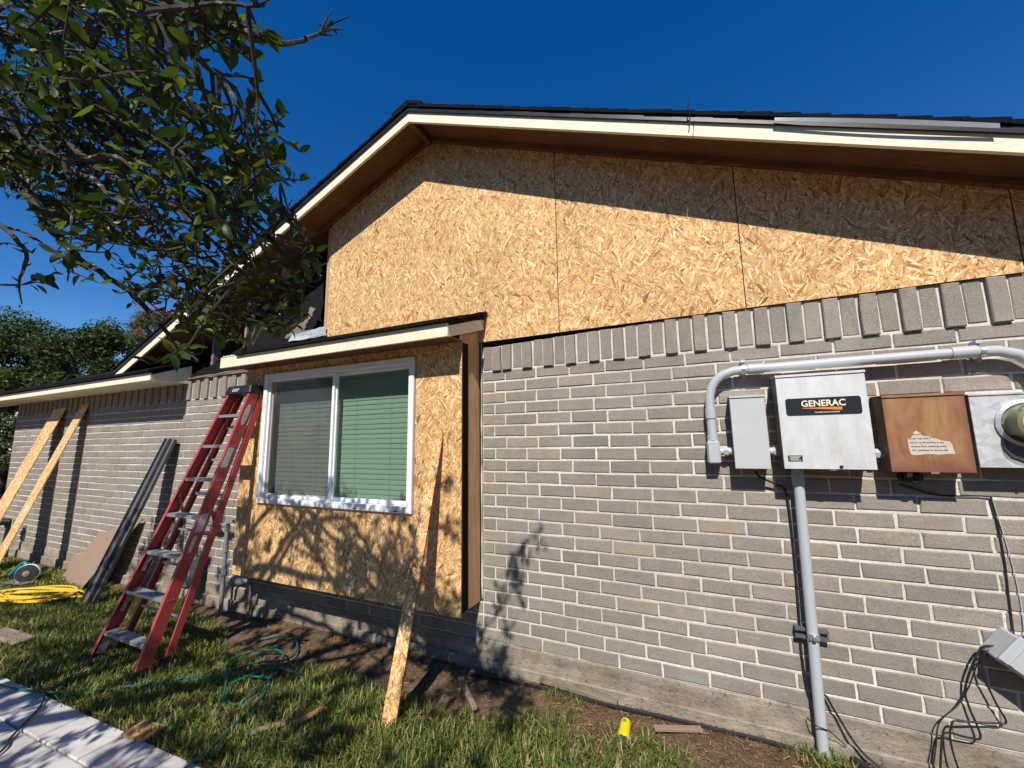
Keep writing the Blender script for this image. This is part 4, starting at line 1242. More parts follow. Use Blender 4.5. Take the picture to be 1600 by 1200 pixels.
MB().lathe([(0.05, 0), (0.05, 0.012)], (-0.11, -0.10, 0.40), (0, -1, 0), 18).build('index_dial', M['white'], g)
MB().tube(G0([(-3.64, -0.12, 0.52), (-3.64, -0.12, 0.86)]), 0.018, 12).build('pipe', M['gasgrey'], g, smooth=True)

fx = thing('bullet_fixture', (-2.80, -0.13, 0.375), 'grey bullet-shaped fixture with white face tucked under the window bay', 'light fixture')
MB().lathe([(0.055, 0.0), (0.066, 0.004), (0.067, 0.02), (0.058, 0.09), (0.036, 0.16), (0.02, 0.19), (0.018, 0.215)], (-0.12, 0, -0.01), (1, 0, 0.06), 22).build('housing', M['gasgrey'], fx, smooth=True)
MB().lathe([(0.064, 0.0), (0.064, 0.006)], (-0.124, 0, -0.01), (-1, 0, -0.06), 22).build('lens', M['white'], fx)
MB().tube([(0.07, 0, 0.01), (0.10, 0.02, 0.10), (0.12, 0.1, 0.115)], 0.011, 10).build('arm', M['alu'], fx, smooth=True)
MB().bar((0.0, 0.06, -0.39), (0.085, 0.03, -0.02), 0.03, 0.018).build('stake', M['oldwood'], fx)

# black stand pipe near the corner
p = thing('stand_pipe', (-8.45, -0.16, 0.0), 'short black stand pipe with angled cap at the brick corner', 'pipe')
MB().tube([(-0.08, 0, -0.03), (0.0, 0, 0.52)], 0.042, 14).build('pipe', M['black'], p, smooth=True)
MB().tube([(-0.02, 0, 0.50), (0.005, -0.02, 0.56), (-0.06, -0.09, 0.575)], 0.055, 14).build('cap', M['black'], p, smooth=True)
MB().box((0.04, 0.0, 0.40), (0.085, 0.05, 0.60)).build('bracket', M['galv'], p)

# ================================================================== tools and litter on the ground
# coil of yellow cord
def coil():
    cx, cy = -5.46, -0.62
    pts = []
    rr = random.Random(4)
    for lp in range(9):
        ox, oy = rr.uniform(-.16, .16) - 0.02 * lp, rr.uniform(-.06, .06) - 0.012 * lp
        rx, ry = 0.40 + rr.uniform(-.07, .05), 0.19 + rr.uniform(-.04, .03)
        for k in range(20):
            an = 2 * math.pi * k / 20
            pts.append((cx + ox + rx * math.cos(an) + 0.10 * math.sin(an), cy + oy + ry * math.sin(an) + 0.10 * math.cos(an), 0.045 + 0.004 * lp + 0.012 * math.sin(an * 2 + lp)))
    t = thing('cord_coil', (cx, cy, 0), 'bright yellow air hose coiled on the sunny grass', 'hose coil')
    MB().tube(local(t, spline(pts, 2)), 0.0095, 8).build('hose', M['yellow'], t, smooth=True)
    MB().tube(local(t, [(-5.06, -0.42, 0.05), (-5.02, -0.30, 0.055), (-5.10, -0.24, 0.05)]), 0.017, 8).build('coupling', M['black'], t, smooth=True)


coil()

# circular saw
s_ = thing('circular_saw', (-6.55, -0.50, 0.02), 'teal circular saw with white guard lying on the grass', 'power saw')
AX = Vector((0.80, -0.60, 0.12)).normalized()
MB().lathe([(0.085, -0.028), (0.108, -0.026), (0.110, 0.014), (0.085, 0.018)], (0.10, 0.0, 0.105), AX, 24).build('blade_guard', M['white'], s_, smooth=True)
MB().lathe([(0.103, 0), (0.103, 0.012), (0.094, 0.016)], Vector((0.10, 0.0, 0.105)) + AX * 0.018, AX, 28).build('lower_guard', M['rubber'], s_, smooth=True)
MB().lathe([(0.034, 0), (0.034, 0.008), (0.014, 0.014)], Vector((0.10, 0.0, 0.105)) + AX * 0.034, AX, 14).build('arbor', M['oldwood'], s_)
MB().lathe([(0.052, 0), (0.078, 0.02), (0.074, 0.10), (0.06, 0.15), (0.03, 0.165)], Vector((0.10, 0.0, 0.11)) - AX * 0.02, -AX, 18).build('motor', M['teal'], s_, smooth=True)
MB().tube(spline([(0.02, 0.02, 0.17), (-0.04, 0.0, 0.215), (-0.12, -0.03, 0.15), (-0.20, -0.06, 0.07)], 5), 0.024, 10).build('handle', M['teal'], s_, smooth=True)
MB().bar((-0.14, -0.09, 0.012), (0.24, -0.02, 0.012), 0.006, 0.14, (0, 0, 1)).build('shoe', M['steel'], s_)

# garden hose in loose loops
hz = 0.03
t = thing('garden_hose', (-1.9, -0.8, 0), 'thin green hose snaking over the lawn with a loose coil', 'hose')
for pts in ([(-4.2, -1.60, .045), (-3.22, -1.53, .045), (-2.84, -1.45, .045), (-2.57, -1.32, hz), (-2.37, -1.17, .035), (-2.17, -1.04, hz), (-1.96, -0.86, hz), (-1.88, -0.76, .05), (-1.80, -0.62, .05), (-1.66, -0.50, .04), (-1.72, -0.36, .045), (-1.98, -0.22, .06), (-2.21, -0.37, hz)],
            [(-1.55, -1.06, hz), (-1.69, -0.93, .04), (-2.01, -0.72, .05), (-2.0, -0.56, .06), (-1.78, -0.47, .07), (-1.60, -0.58, .05), (-1.50, -0.81, .04), (-1.47, -0.98, .03), (-1.60, -0.97, .03), (-1.70, -0.86, .05), (-1.62, -0.66, .06), (-1.45, -0.60, .04), (-1.30, -0.62, .03)],
            [(-1.68, -0.55, .055), (-1.55, -0.70, .05), (-1.38, -0.88, .04), (-1.26, -1.15, .04), (-1.16, -1.40, .05), (-1.10, -1.8, .04)],
            [(-2.45, -1.20, .03), (-2.33, -1.12, .03), (-2.1, -0.93, .035), (-1.8, -0.80, .045), (-1.5, -0.72, .05)]):
    MB().tube(local(t, spline([(x, y, z - .002) for x, y, z in pts], 8)), 0.0072, 7).build('hose', M['hose'], t, smooth=True)
cable('power_cord', [(-3.6, -1.30, .03), (-3.15, -1.37, .04), (-2.9, -1.44, .045), (-2.74, -1.46, .05), (-2.62, -1.51, .036), (-2.47, -1.62, .036), (-2.35, -1.71, .036), (-2.22, -1.80, .036), (-2.0, -2.2, .036)], 0.0062, M['cable'], 'black power cord trailing across the grey pavers', 'cord')
cable('ground_cable', [(-0.25, -0.13, .045), (0.04, -0.10, .05), (0.36, -0.085, .05), (0.67, -0.09, .05), (0.91, -0.085, .052), (1.12, -0.075, .052), (1.37, -0.065, .05), (1.66, -0.06, .045), (1.9, -0.12, .03)], 0.0115, M['cable'], 'black cable lying in the soil along the foot of the wall', 'cable')
cable('ground_cable', [(1.95, -0.05, .06), (2.05, -0.14, .045), (2.2, -0.22, .03), (2.5, -0.3, .02)], 0.02, M['cable'], 'thick black cable end entering the soil beside the riser pipe', 'cable')


def scrap(name, c, L_, W_, T_, rz, mat, label, cat='wood scrap', tilt=0.03, group='wood scraps on the ground'):
    o = MB().box((-L_ / 2, -W_ / 2, 0), (L_ / 2, W_ / 2, T_)).build(name, mat, None, bevel=0.0015)
    o.location = c; o.rotation_euler = (tilt * .6, tilt, rz)
    return tag(o, label, cat, group)


scrap('wood_scrap', (-1.715, -1.365, 0.028), 0.175, 0.125, 0.014, 0.15, M['ply'], 'square brown plywood scrap on the edge of the pavers')
scrap('wood_scrap', (-1.08, -1.06, 0.025), 0.21, 0.04, 0.012, 0.95, M['oldwood'], 'dull thin wood strip in the shaded grass, nearer the pavers')
scrap('wood_scrap', (-0.93, -0.88, 0.028), 0.20, 0.045, 0.012, 1.35, M['ply'], 'reddish short wood strip in the shaded grass')
scrap('wood_scrap', (-4.3, -1.20, 0.03), 0.5, 0.14, 0.02, 0.1, M['oldwood'], 'weathered grey board lying flat by the pavers')
scrap('wood_scrap', (-5.95, -0.92, 0.03), 0.55, 0.12, 0.02, 0.2, M['ply'], 'pale board end beside the yellow hose coil')
scrap('wood_scrap', (-0.14, -0.34, 0.05), 0.34, 0.035, 0.02, -0.75, M['oldwood'], 'dark stick lying in the bare soil by the bay')
scrap('wood_scrap', (0.52, -0.06, 0.06), 0.52, 0.035, 0.022, -0.03, M['oldwood'], 'long thin lath lying at the foot of the brick wall')
scrap('wood_scrap', (1.13, -0.15, 0.045), 0.27, 0.036, 0.016, 0.42, M['hardboard'], 'short brown strip beside the yellow can')

# drinks can
t = thing('drinks_can', (0.855, -0.27, 0.045), 'crushed yellow drinks can lying on dry soil near the wall', 'can')
ax = Vector((0.02, -1, -0.10)).normalized()
b = MB(); prof = [(0.024, -0.066), (0.031, -0.058), (0.033, -0.04), (0.033, 0.045), (0.030, 0.056), (0.0265, 0.062)]
b.lathe(prof, (0, 0, 0), ax, 20)
me = b.mesh('can_body', M['canyellow'], smooth=True)
for v in me.vertices:
    k = math.exp(-((v.co.y - 0.01) / 0.028) ** 2)
    if v.co.x > 0: v.co.x -= 0.018 * k
    v.co.z -= 0.008 * k
obj('can_body', me, t)
MB().lathe([(0.0265, 0), (0.0275, 0.003), (0.0255, 0.006), (0.0235, 0.003), (0.010, 0.0028)], ax * 0.061, ax, 20).build('lid', M['steel'], t, smooth=True)
MB().lathe([(0.009, 0), (0.009, 0.0012)], ax * 0.0645 + Vector((0.006, 0, 0.006)), ax, 12).build('opening', M['black'], t)
MB().hexa([(-0.012, 0.02, 0.028), (0.006, 0.02, 0.027), (0.006, 0.04, 0.0315), (-0.012, 0.04, 0.0315), (-0.012, 0.02, 0.0335), (0.006, 0.02, 0.0325), (0.006, 0.04, 0.035), (-0.012, 0.04, 0.035)]).build('printed_patch', M['cangreen'], t)

# ================================================================== the citrus tree over the lawn
TREE = Vector((-2.9, -4.3, 0))
LIMBS = [
    [(-1.30, -2.62, 3.42), (-0.877, -2.355, 3.211), (-0.540, -2.310, 2.865), (-0.166, -2.265, 2.597), (0.116, -2.220, 2.410), (0.323, -2.175, 2.244), (0.413, -2.130, 2.142)],
    [(-1.748, -2.360, 3.297), (-1.260, -2.305, 2.905), (-1.035, -2.250, 2.639), (-0.797, -2.195, 2.417), (-0.507, -2.140, 2.243), (-0.340, -2.085, 2.078), (-0.234, -2.030, 1.973)],
    [(-1.324, -2.460, 3.378), (-0.562, -2.402, 2.774), (-0.262, -2.345, 2.530), (0.106, -2.288, 2.316), (0.316, -2.230, 2.113)],
    [(0.317, -2.550, 2.675), (0.471, -2.520, 2.540), (0.527, -2.490, 2.494), (0.620, -2.460, 2.457), (0.690, -2.430, 2.425), (0.704, -2.400, 2.448), (0.732, -2.370, 2.486), (0.731, -2.340, 2.530)],
    [(0.492, -2.550, 2.543), (0.576, -2.518, 2.399), (0.600, -2.485, 2.351), (0.624, -2.452, 2.362), (0.648, -2.420, 2.369)],
    [(-0.805, -2.490, 2.870), (-0.275, -2.447, 2.507), (0.029, -2.403, 2.426), (0.101, -2.360, 2.349)],
    [(-0.923, -2.430, 2.560), (-0.563, -2.413, 2.338), (-0.493, -2.395, 2.267), (-0.593, -2.377, 2.209), (-0.612, -2.360, 2.142)],
    [(-0.797, -2.310, 2.543), (-0.474, -2.293, 2.462), (-0.250, -2.277, 2.405), (-0.259, -2.260, 2.439)],
    [(-0.351, -2.390, 2.571), (-0.285, -2.375, 2.372), (-0.295, -2.360, 2.160)],
    [(-0.025, -2.260, 2.553), (0.076, -2.202, 2.474), (0.184, -2.145, 2.331), (0.263, -2.087, 2.157), (0.328, -2.030, 2.167)],
    [(-0.148, -2.160, 2.294), (-0.008, -2.127, 2.129), (0.092, -2.095, 2.061), (0.210, -2.062, 2.054), (0.276, -2.030, 2.114)],
    [(-1.052, -2.500, 3.345), (-0.317, -2.460, 2.890), (0.016, -2.420, 2.652), (0.197, -2.380, 2.537), (0.330, -2.340, 2.421), (0.449, -2.300, 2.324)],
    [(-0.723, -2.560, 3.227), (-0.039, -2.520, 2.750), (0.240, -2.480, 2.600), (0.409, -2.440, 2.480), (0.476, -2.400, 2.393)],
    [(-1.510, -2.420, 3.378), (-0.529, -2.376, 2.855), (-0.086, -2.332, 2.606), (0.147, -2.288, 2.437), (0.390, -2.244, 2.317), (0.446, -2.200, 2.247)],
    [(-1.599, -2.400, 3.370), (-0.697, -2.360, 2.746), (-0.229, -2.320, 2.450), (0.026, -2.280, 2.321), (0.171, -2.240, 2.286), (0.245, -2.200, 2.298)],
    [(-1.955, -2.320, 3.337), (-1.076, -2.265, 2.901), (-0.587, -2.210, 2.542), (-0.237, -2.155, 2.316), (-0.040, -2.100, 2.253)],
    [(-1.504, -2.380, 2.996), (-0.929, -2.328, 2.768), (-0.562, -2.276, 2.597), (-0.260, -2.224, 2.413), (-0.050, -2.172, 2.279), (0.180, -2.120, 2.161)],
    [(-0.494, -2.520, 3.192), (-0.157, -2.452, 2.821), (0.008, -2.384, 2.590), (0.204, -2.316, 2.419), (0.269, -2.248, 2.294), (0.286, -2.180, 2.156)],
    [(0.186, -2.560, 2.740), (0.315, -2.508, 2.567), (0.335, -2.455, 2.515), (0.371, -2.402, 2.416), (0.475, -2.350, 2.370)],
    [(-1.374, -2.300, 2.961), (-0.808, -2.275, 2.724), (-0.295, -2.250, 2.488), (0.071, -2.225, 2.359), (0.147, -2.200, 2.376)],
    [(-1.036, -2.400, 2.519), (-0.671, -2.377, 2.404), (-0.499, -2.353, 2.319), (-0.400, -2.330, 2.275)],
    [(-0.867, -2.420, 2.347), (-0.666, -2.400, 2.346), (-0.516, -2.380, 2.289)],
    [(-0.486, -2.130, 2.243), (-0.309, -2.097, 2.259), (-0.137, -2.063, 2.228), (0.060, -2.030, 2.149)],
    [(0.518, -2.600, 2.480), (0.609, -2.580, 2.403), (0.664, -2.560, 2.372), (0.712, -2.540, 2.374), (0.779, -2.520, 2.356), (0.776, -2.500, 2.392)],
]
TRUNK = [(-2.9, -4.3, -0.05), (-2.86, -4.25, 0.5), (-2.78, -4.2, 1.1), (-2.8, -4.15, 1.7)]
MAIN = [   # limbs out of sight that carry the visible ones and the shade-giving crown
    [(-2.8, -4.15, 1.65), (-2.95, -3.7, 2.5), (-2.6, -3.0, 3.0), (-1.748, -2.36, 3.297)],
    [(-2.8, -4.15, 1.65), (-2.7, -3.6, 2.8), (-2.0, -3.2, 3.1), (-1.30, -2.62, 3.42)],
    [(-2.8, -4.15, 1.65), (-2.5, -3.7, 2.7), (-1.9, -3.1, 3.2), (-1.324, -2.46, 3.378)],
    [(-2.8, -4.15, 1.65), (-2.2, -4.0, 2.3), (-1.3, -3.6, 2.9), (-0.6, -2.9, 3.2), (0.317, -2.55, 2.675)],
    [(-1.3, -3.6, 2.9), (-0.7, -3.3, 3.2), (-0.2, -2.8, 3.2), (0.492, -2.55, 2.543)],
    [(-2.8, -4.15, 1.65), (-2.3, -3.6, 2.6), (-2.0, -2.9, 3.2), (-0.805, -2.49, 2.87)],
    [(-2.0, -2.9, 3.2), (-1.6, -2.7, 2.9), (-0.923, -2.43, 2.56)],
    [(-2.8, -4.15, 1.65), (-3.6, -4.3, 2.4), (-4.3, -4.1, 3.1)], [(-2.8, -4.15, 1.65), (-3.2, -4.9, 2.6), (-3.4, -5.6, 3.6)],
    [(-2.8, -4.15, 1.65), (-2.0, -4.7, 2.6), (-1.2, -5.1, 3.3), (-0.5, -5.1, 3.8)],
]
DENSE = [(-200, -200), (300, -200), (335, -10), (440, 25), (415, 112), (345, 70), (250, 95), (330, 140), (405, 172), (432, 240), (470, 320), (505, 430), (480, 500), (400, 560), (310, 530), (270, 440), (150, 400), (60, 315), (-200, 240)]


def inside(poly, x, y):
    c = False; n = len(poly)
    for i in range(n):
        x0, y0 = poly[i]; x1, y1 = poly[(i + 1) % n]
        if (y0 > y) != (y1 > y) and x < (x1 - x0) * (y - y0) / (y1 - y0) + x0: c = not c
    return c


def shade_z(c):
    """height at which a leaf's shadow meets the front of the bay"""
    return c[2] - 1.05 * (-0.32 - c[1])


def tree():
    rr = random.Random(21)
    t = thing('citrus_tree', TREE, 'glossy-leaved citrus tree with lichened grey branches hanging over the lawn', 'tree')
    base = [(TREE.x, TREE.y, TREE.z)]
    tr = MB()
    tr.tube(local(t, spline(TRUNK, 4)), [0.13 - 0.04 * i / 12 for i in range(13)], 12)
    for l in MAIN:
        p = spline(l, 6); n = len(p)
        r0, r1 = (0.065, 0.020) if l[0][2] < 2 else (0.03, 0.016)
        tr.tube(local(t, [q + Vector((rr.uniform(-.015, .015), rr.uniform(-.015, .015), rr.uniform(-.015, .015))) * (0 < i < n - 1) for i, q in enumerate(p)]), [r0 + (r1 - r0) * i / (n - 1) for i in range(n)], 9)
    tr.build('trunk', M['bark'], t, smooth=True)
    R0 = [0.019, 0.021, 0.016, 0.010, 0.006, 0.013, 0.009, 0.008, 0.006, 0.008, 0.008, .009, .008, .010, .009, .008, .009, .009, .007, .006, .006, .005, .006, .007]
    nodes = []
    for li, l in enumerate(LIMBS):
        p = spline(l, 7); n = len(p)
        p = [q + Vector((rr.uniform(-1, 1), rr.uniform(-1, 1), rr.uniform(-1, 1))) * 0.10 * (q - p[max(i - 1, 0)]).length * (0 < i < n - 1) for i, q in enumerate(p)]
        b = MB()
        b.tube(local(t, p), [max(0.0020, R0[li] * (1 - 0.82 * i / (n - 1)) * rr.uniform(.9, 1.12)) for i in range(n)], 7)
        for i, q in enumerate(p):      # spurs and knuckles
            nodes.append(q)
            if rr.random() < (0.35 if li != 3 else 0.2) and i > 1:
                d = Vector((rr.uniform(-1, 1), rr.uniform(-1, 1), rr.uniform(-.6, 1))).normalized()
                q2 = q + d * rr.uniform(.012, .032)
                b.tube(local(t, [q, q + d * 0.008, q2]), [0.0038, 0.003, 0.0012], 5)
        b.build('branch', M['bark'], t, smooth=True)
    for l in MAIN:
        nodes += spline(l, 3)[4:]
    # bare fork at the tip of the top branch
    tw = MB()
    e = Vector(LIMBS[3][-1]); q = Vector(LIMBS[3][-2])
    for d in ((0.020, 0.01, 0.055), (0.060, 0.02, 0.030), (0.045, 0.02, 0.006)):
        tw.tube(local(t, [q, q + Vector(d) * .5 + Vector((0, 0, .006)), q + Vector(d)]), [0.0022, 0.0018, 0.001], 5)
    # leaf-bearing twigs
    leaves = []          # centre, direction, normal, length

    def stray(p):
        v = view(p)
        return v is not None and 300 < v[0] < 1640 and -10 < v[1] < 1240 and not inside(DENSE, v[0], v[1])

    def spray(c, ns, nl, size):
        if stray(c): return
        near = min(nodes, key=lambda q: (q - c).length_squared)
        mid = (near + c) / 2 + Vector((rr.uniform(-.05, .05), rr.uniform(-.05, .05), rr.uniform(-.02, .06)))
        tw.tube(local(t, spline([near, mid, c], 3)), [0.0042, 0.0038, 0.0034, 0.003, 0.0027, 0.0023, 0.002], 5)
        axis = (c - near).normalized() if (c - near).length > 1e-4 else Vector((1, 0, 0))
        for k in range(ns):
            d = (axis * 0.6 + Vector((rr.uniform(-1, 1), rr.uniform(-1, 1), rr.uniform(-.7, 1)))).normalized()
            L_ = rr.uniform(.05, .12); tip = c + d * L_
            if stray(tip) and rr.random() < .75: continue
            tw.tube(local(t, [c, c + d * L_ * .5 + Vector((0, 0, rr.uniform(-.012, .012))), tip]), [0.0026, 0.0021, 0.0012], 4)
            for j in range(nl):
                f = (j + 1) / nl; p0 = c + d * L_ * f
                a = Vector((rr.uniform(-1, 1), rr.uniform(-1, 1), rr.uniform(-1, 1))); a = (a - d * a.dot(d)).normalized()
                ld = (d * rr.uniform(.2, .9) + a).normalized()
                nrm = Vector((rr.uniform(-.7, .7), rr.uniform(-.7, .7), 1)); nrm = (nrm - ld * nrm.dot(ld)).normalized()
                leaves.append((p0, ld, nrm, size * rr.uniform(.55, 1.15)))

    # the crown that hangs in view of the house
    n = 0; tries = 0
    while n < 118 and tries < 120000:
        tries += 1
        c = Vector((rr.uniform(-1.9, 0.7), rr.uniform(-2.75, -2.0), rr.uniform(1.8, 3.8)))
        v = view(c)
        if v is None or not (-60 < v[0] < 520 and -60 < v[1] < 580): continue
        if not inside(DENSE, v[0], v[1]): continue
        d = min((q - c).length for q in nodes)
        if d > 0.16 or shade_z(c) > 1.30: continue
        for k in range(rr.choice((2, 3, 3, 4))):      # leaves gather in tufts with gaps between
            c2 = c + Vector((rr.gauss(0, 1), rr.gauss(0, 1), rr.gauss(0, 1))) * 0.045
            spray(c2, 3, 5, rr.choice((.030, .037, .043, .053)))
        n += 1
    low = [q for l in (LIMBS[0][4:], LIMBS[9][1:], LIMBS[10], LIMBS[13][4:], LIMBS[17][4:], LIMBS[22]) for q in spline(l, 4)]
    for k in range(46):
        c = rr.choice(low) + Vector((rr.gauss(0, 1), rr.gauss(0, 1), rr.gauss(0, 1))) * 0.05
        spray(c, 3, 5, rr.choice((.032, .040, .048)))
    # a few sprays on the thin hanging twigs
    for c in ((-0.3, -2.36, 2.22), (-0.26, -2.36, 2.18), (-0.18, -2.29, 2.36), (-0.59, -2.37, 2.2), (-0.02, -2.13, 2.17), (0.14, -2.08, 2.06), (0.25, -2.04, 2.14), (0.19, -2.07, 2.03), (0.06, -2.1, 2.03), (0.3, -2.04, 2.23), (0.58, -2.46, 2.46), (0.62, -2.43, 2.46)):
        spray(Vector(c), 2, 4, 0.045)
    nvis = len(leaves)
    # the rest of the crown, overhead and behind: it throws the dappled shade
    n = 0; tries = 0
    while n < 820 and tries < 90000:
        tries += 1
        c = Vector((rr.uniform(-5.2, 1.0), rr.uniform(-6.0, -2.0), rr.uniform(1.65, 4.5)))
        if (c - CAM).length < 0.95 or shade_z(c) > 1.35: continue
        if c.x - 0.2 * (-c.y) > -0.1 and shade_z(c) > 0.3: continue
        e = ((c.x + 1.9) / 3.2) ** 2 + ((c.y + 3.9) / 2.3) ** 2 + ((c.z - 2.9) / 1.65) ** 2
        if e > 1: continue
        if mnoise.noise(c * 1.1) < -0.12: continue
        v = view(c)
        if v is not None and -90 < v[0] < 1700 and -90 < v[1] < 1300: continue
        near = min(nodes, key=lambda q: (q - c).length_squared); dn = (near - c).length
        vn = view(near)
        if dn > 0.6 or (dn > 0.12 and vn is not None and -20 < vn[0] < 700 and -20 < vn[1] < 700): continue
        nodes.append(c.copy())
        spray(c, 3, 5, 0.075); n += 1
    # twigs whose shadow falls on the brickwork right of the bay
    for px, pz in ((0.24, 0.98), (0.12, 0.86), (0.0, 0.72), (0.06, 0.58), (-0.08, 0.45), (-0.02, 0.30), (0.02, 0.66)):
        c = Vector((px, 0, pz)) + Vector((0.2, -1, 1.05)) * 2.42
        nodes.append(c + Vector((-0.10, -0.10, 0.02)))
        spray(c, 3, 6, 0.06)
    tw.tube(local(t, spline([(-0.2, -2.8, 3.2), (0.25, -2.62, 3.02), (0.5, -2.55, 3.2), (0.72, -2.45, 3.55)], 5)), [0.009 - 0.0004 * i for i in range(16)], 6)
    tw.build('twigs', M['bark'], t, smooth=True)['kind'] = 'stuff'
    # leaf shapes
    outline = [(0, 0.0), (0.16, .30), (0.38, .47), (0.62, .43), (0.84, .24)]

    def leaf_vs(fold, curl):
        vs = [(0, 0, 0)]
        for y, w_ in outline[1:]:
            z = -curl * (y - .5) ** 2 + curl * .25
            vs += [(-w_ * .5, y, z + fold * w_), (0, y, z), (w_ * .5, y, z + fold * w_)]
        vs.append((0, 1.0, -curl * .05))
        fs = [(0, 2, 1), (0, 3, 2)]
        for k in range(3):
            a = 1 + 3 * k
            fs += [(a, a + 1, a + 4, a + 3), (a + 1, a + 2, a + 5, a + 4)]
        a = 1 + 9
        fs += [(a, a + 1, 13), (a + 1, a + 2, 13)]
        return vs, fs
    shapes = [leaf_vs(f, c) for f, c in ((.12, .25), (.22, .45), (.05, -.2), (.3, .1))]
    crown = MB()
    single_l = []
    order_l = sorted(range(len(leaves)), key=lambda i: -((leaves[i][3] / max(.3, (v[2] if (v := view(leaves[i][0])) and 0 < v[0] < 1600 and 0 < v[1] < 1200 else 99))) ** 2))
    keep = set(order_l[:300])
    mesh_l = []
    for vs, fs in shapes:
        b = MB(); b.add(vs, fs); me = b.mesh('leaf', M['leaf'], uv=False)
        for p in me.polygons: p.use_smooth = True
        mesh_l.append(me)
    V = []; F3 = []; F4 = []
    mats = []
    for i, (p0, ld, nrm, s) in enumerate(leaves):
        x = ld.cross(nrm).normalized()
        k = i % 4
        mm = Matrix((x * s * rr.uniform(.8, 1.15), ld * s, nrm * s)).transposed().to_4x4(); mm.translation = p0 - TREE
        if i in keep:
            mats.append((k, mm))
        else:
            vs, fs = shapes[k]; o0 = len(V)
            V += [tuple(mm @ Vector(q)) for q in vs]
            for f in fs: (F3 if len(f) == 3 else F4).append([q + o0 for q in f])
    cr = bulk('crown', np.array(V), np.array(F3), np.array(F4), M['leaf'], t, smooth=True)
    cr['kind'] = 'stuff'
    for k, mm in mats:
        o = obj('leaf', mesh_l[k], cr); o.matrix_local = mm
    print('leaves', len(leaves), nvis)


tree()

# ================================================================== trees beyond the house
def far_tree(name, loc, h, rx, ry, rz_, nleaf, size, mat, label, seed, trunk_h, extra=None, cat='tree', group=None, blobs=18):
    rng = np.random.default_rng(seed); rr = random.Random(seed)
    t = thing(name, loc, label, cat, group)
    tb = MB()
    tb.tube([(0, 0, -0.2), (0.1, 0, trunk_h * .5), (0.05, 0.1, trunk_h)], [0.22, 0.17, 0.13], 8)
    cs = []
    for k in range(blobs):
        a = rr.uniform(0, 2 * math.pi); u = rr.uniform(-.85, 1); q = math.sqrt(max(0, 1 - u * u)) * rr.uniform(.45, 1)
        c = Vector((rx * .75 * q * math.cos(a), ry * .75 * q * math.sin(a), h + rz_ * .75 * u)); cs.append((c, rr.uniform(.28, .52) * rx * .6))
        tb.tube([(0.05, 0.1, trunk_h), tuple(c * .5 + Vector((0, 0, trunk_h * .5 + rr.uniform(0, .4)))), tuple(c)], [0.08, 0.045, 0.015], 5)
    tb.build('trunk', M['bark'], t, smooth=True)
    per = nleaf // blobs; P = []
    for c, r in cs:
        d = rng.normal(size=(per, 3)); d /= np.linalg.norm(d, axis=1)[:, None]
        rad = r * rng.uniform(.35, 1.0, per) ** .5 * (1 + .35 * np.sin(d[:, 0] * 7 + d[:, 2] * 5))
        P.append(np.array(c) + d * rad[:, None] * np.array([1, 1, .8]))
    P = np.concatenate(P); n = len(P)

    def cards(P, size, mat, nm):
        n = len(P)
        a = rng.normal(size=(n, 3)); a /= np.linalg.norm(a, axis=1)[:, None]
        b = rng.normal(size=(n, 3)); b -= a * (a * b).sum(1)[:, None]; b /= np.linalg.norm(b, axis=1)[:, None]
        s = size * rng.uniform(.5, 1.3, n)[:, None]
        V = np.stack([P - a * s, P - b * s * .42, P + a * s, P + b * s * .42], 1).reshape(-1, 3)
        F = np.arange(n * 4).reshape(-1, 4)
        return bulk(nm, V, None, F, mat, t)
    cards(P, size, mat, 'crown')
    if extra is not None:
        m_ = (P[:, 2] > h - 0.1 * rz_) & (rng.random(n) < .4)
        cards(P[m_] * 1.03 + np.array([0, 0, .05]), size * .7, extra, 'blossom')
    return t


OAKG = 'trees behind the house'
far_tree('oak_tree', (-22.6, 2.9, 0), 4.9, 2.9, 2.6, 1.85, 34000, .075, M['oakleaf'], 'broad dark green oak crown rising over the low roof at the corner', 31, 2.6, group=OAKG, blobs=30)
far_tree('oak_tree', (-19.4, 4.4, 0), 4.75, 2.1, 2.2, 1.75, 28000, .07, M['oakleaf'], 'rounded oak crown between the dark corner oak and the pink myrtle', 32, 2.4, group=OAKG, blobs=26)
far_tree('oak_tree', (-27, 1.2, 0), 4.9, 3.2, 2.6, 2.2, 20000, .09, M['oakleaf'], 'dark oak beyond the far corner of the house', 33, 1.8, group=OAKG, blobs=20)
far_tree('crape_myrtle', (-16.3, 4.9, 0), 5.6, 1.35, 1.2, 1.15, 9000, .05, M['myrtleleaf'], 'crape myrtle with dusty pink blossom behind the gable rake', 34, 3.2, M['blossom'], group=OAKG, blobs=16)
far_tree('corner_shrub', (-12.3, 0.9, 0), 1.35, 1.2, 1.1, 1.25, 9000, .055, M['oakleaf'], 'dark dense shrub past the left brick corner of the house', 35, 0.4, cat='shrub', blobs=22)

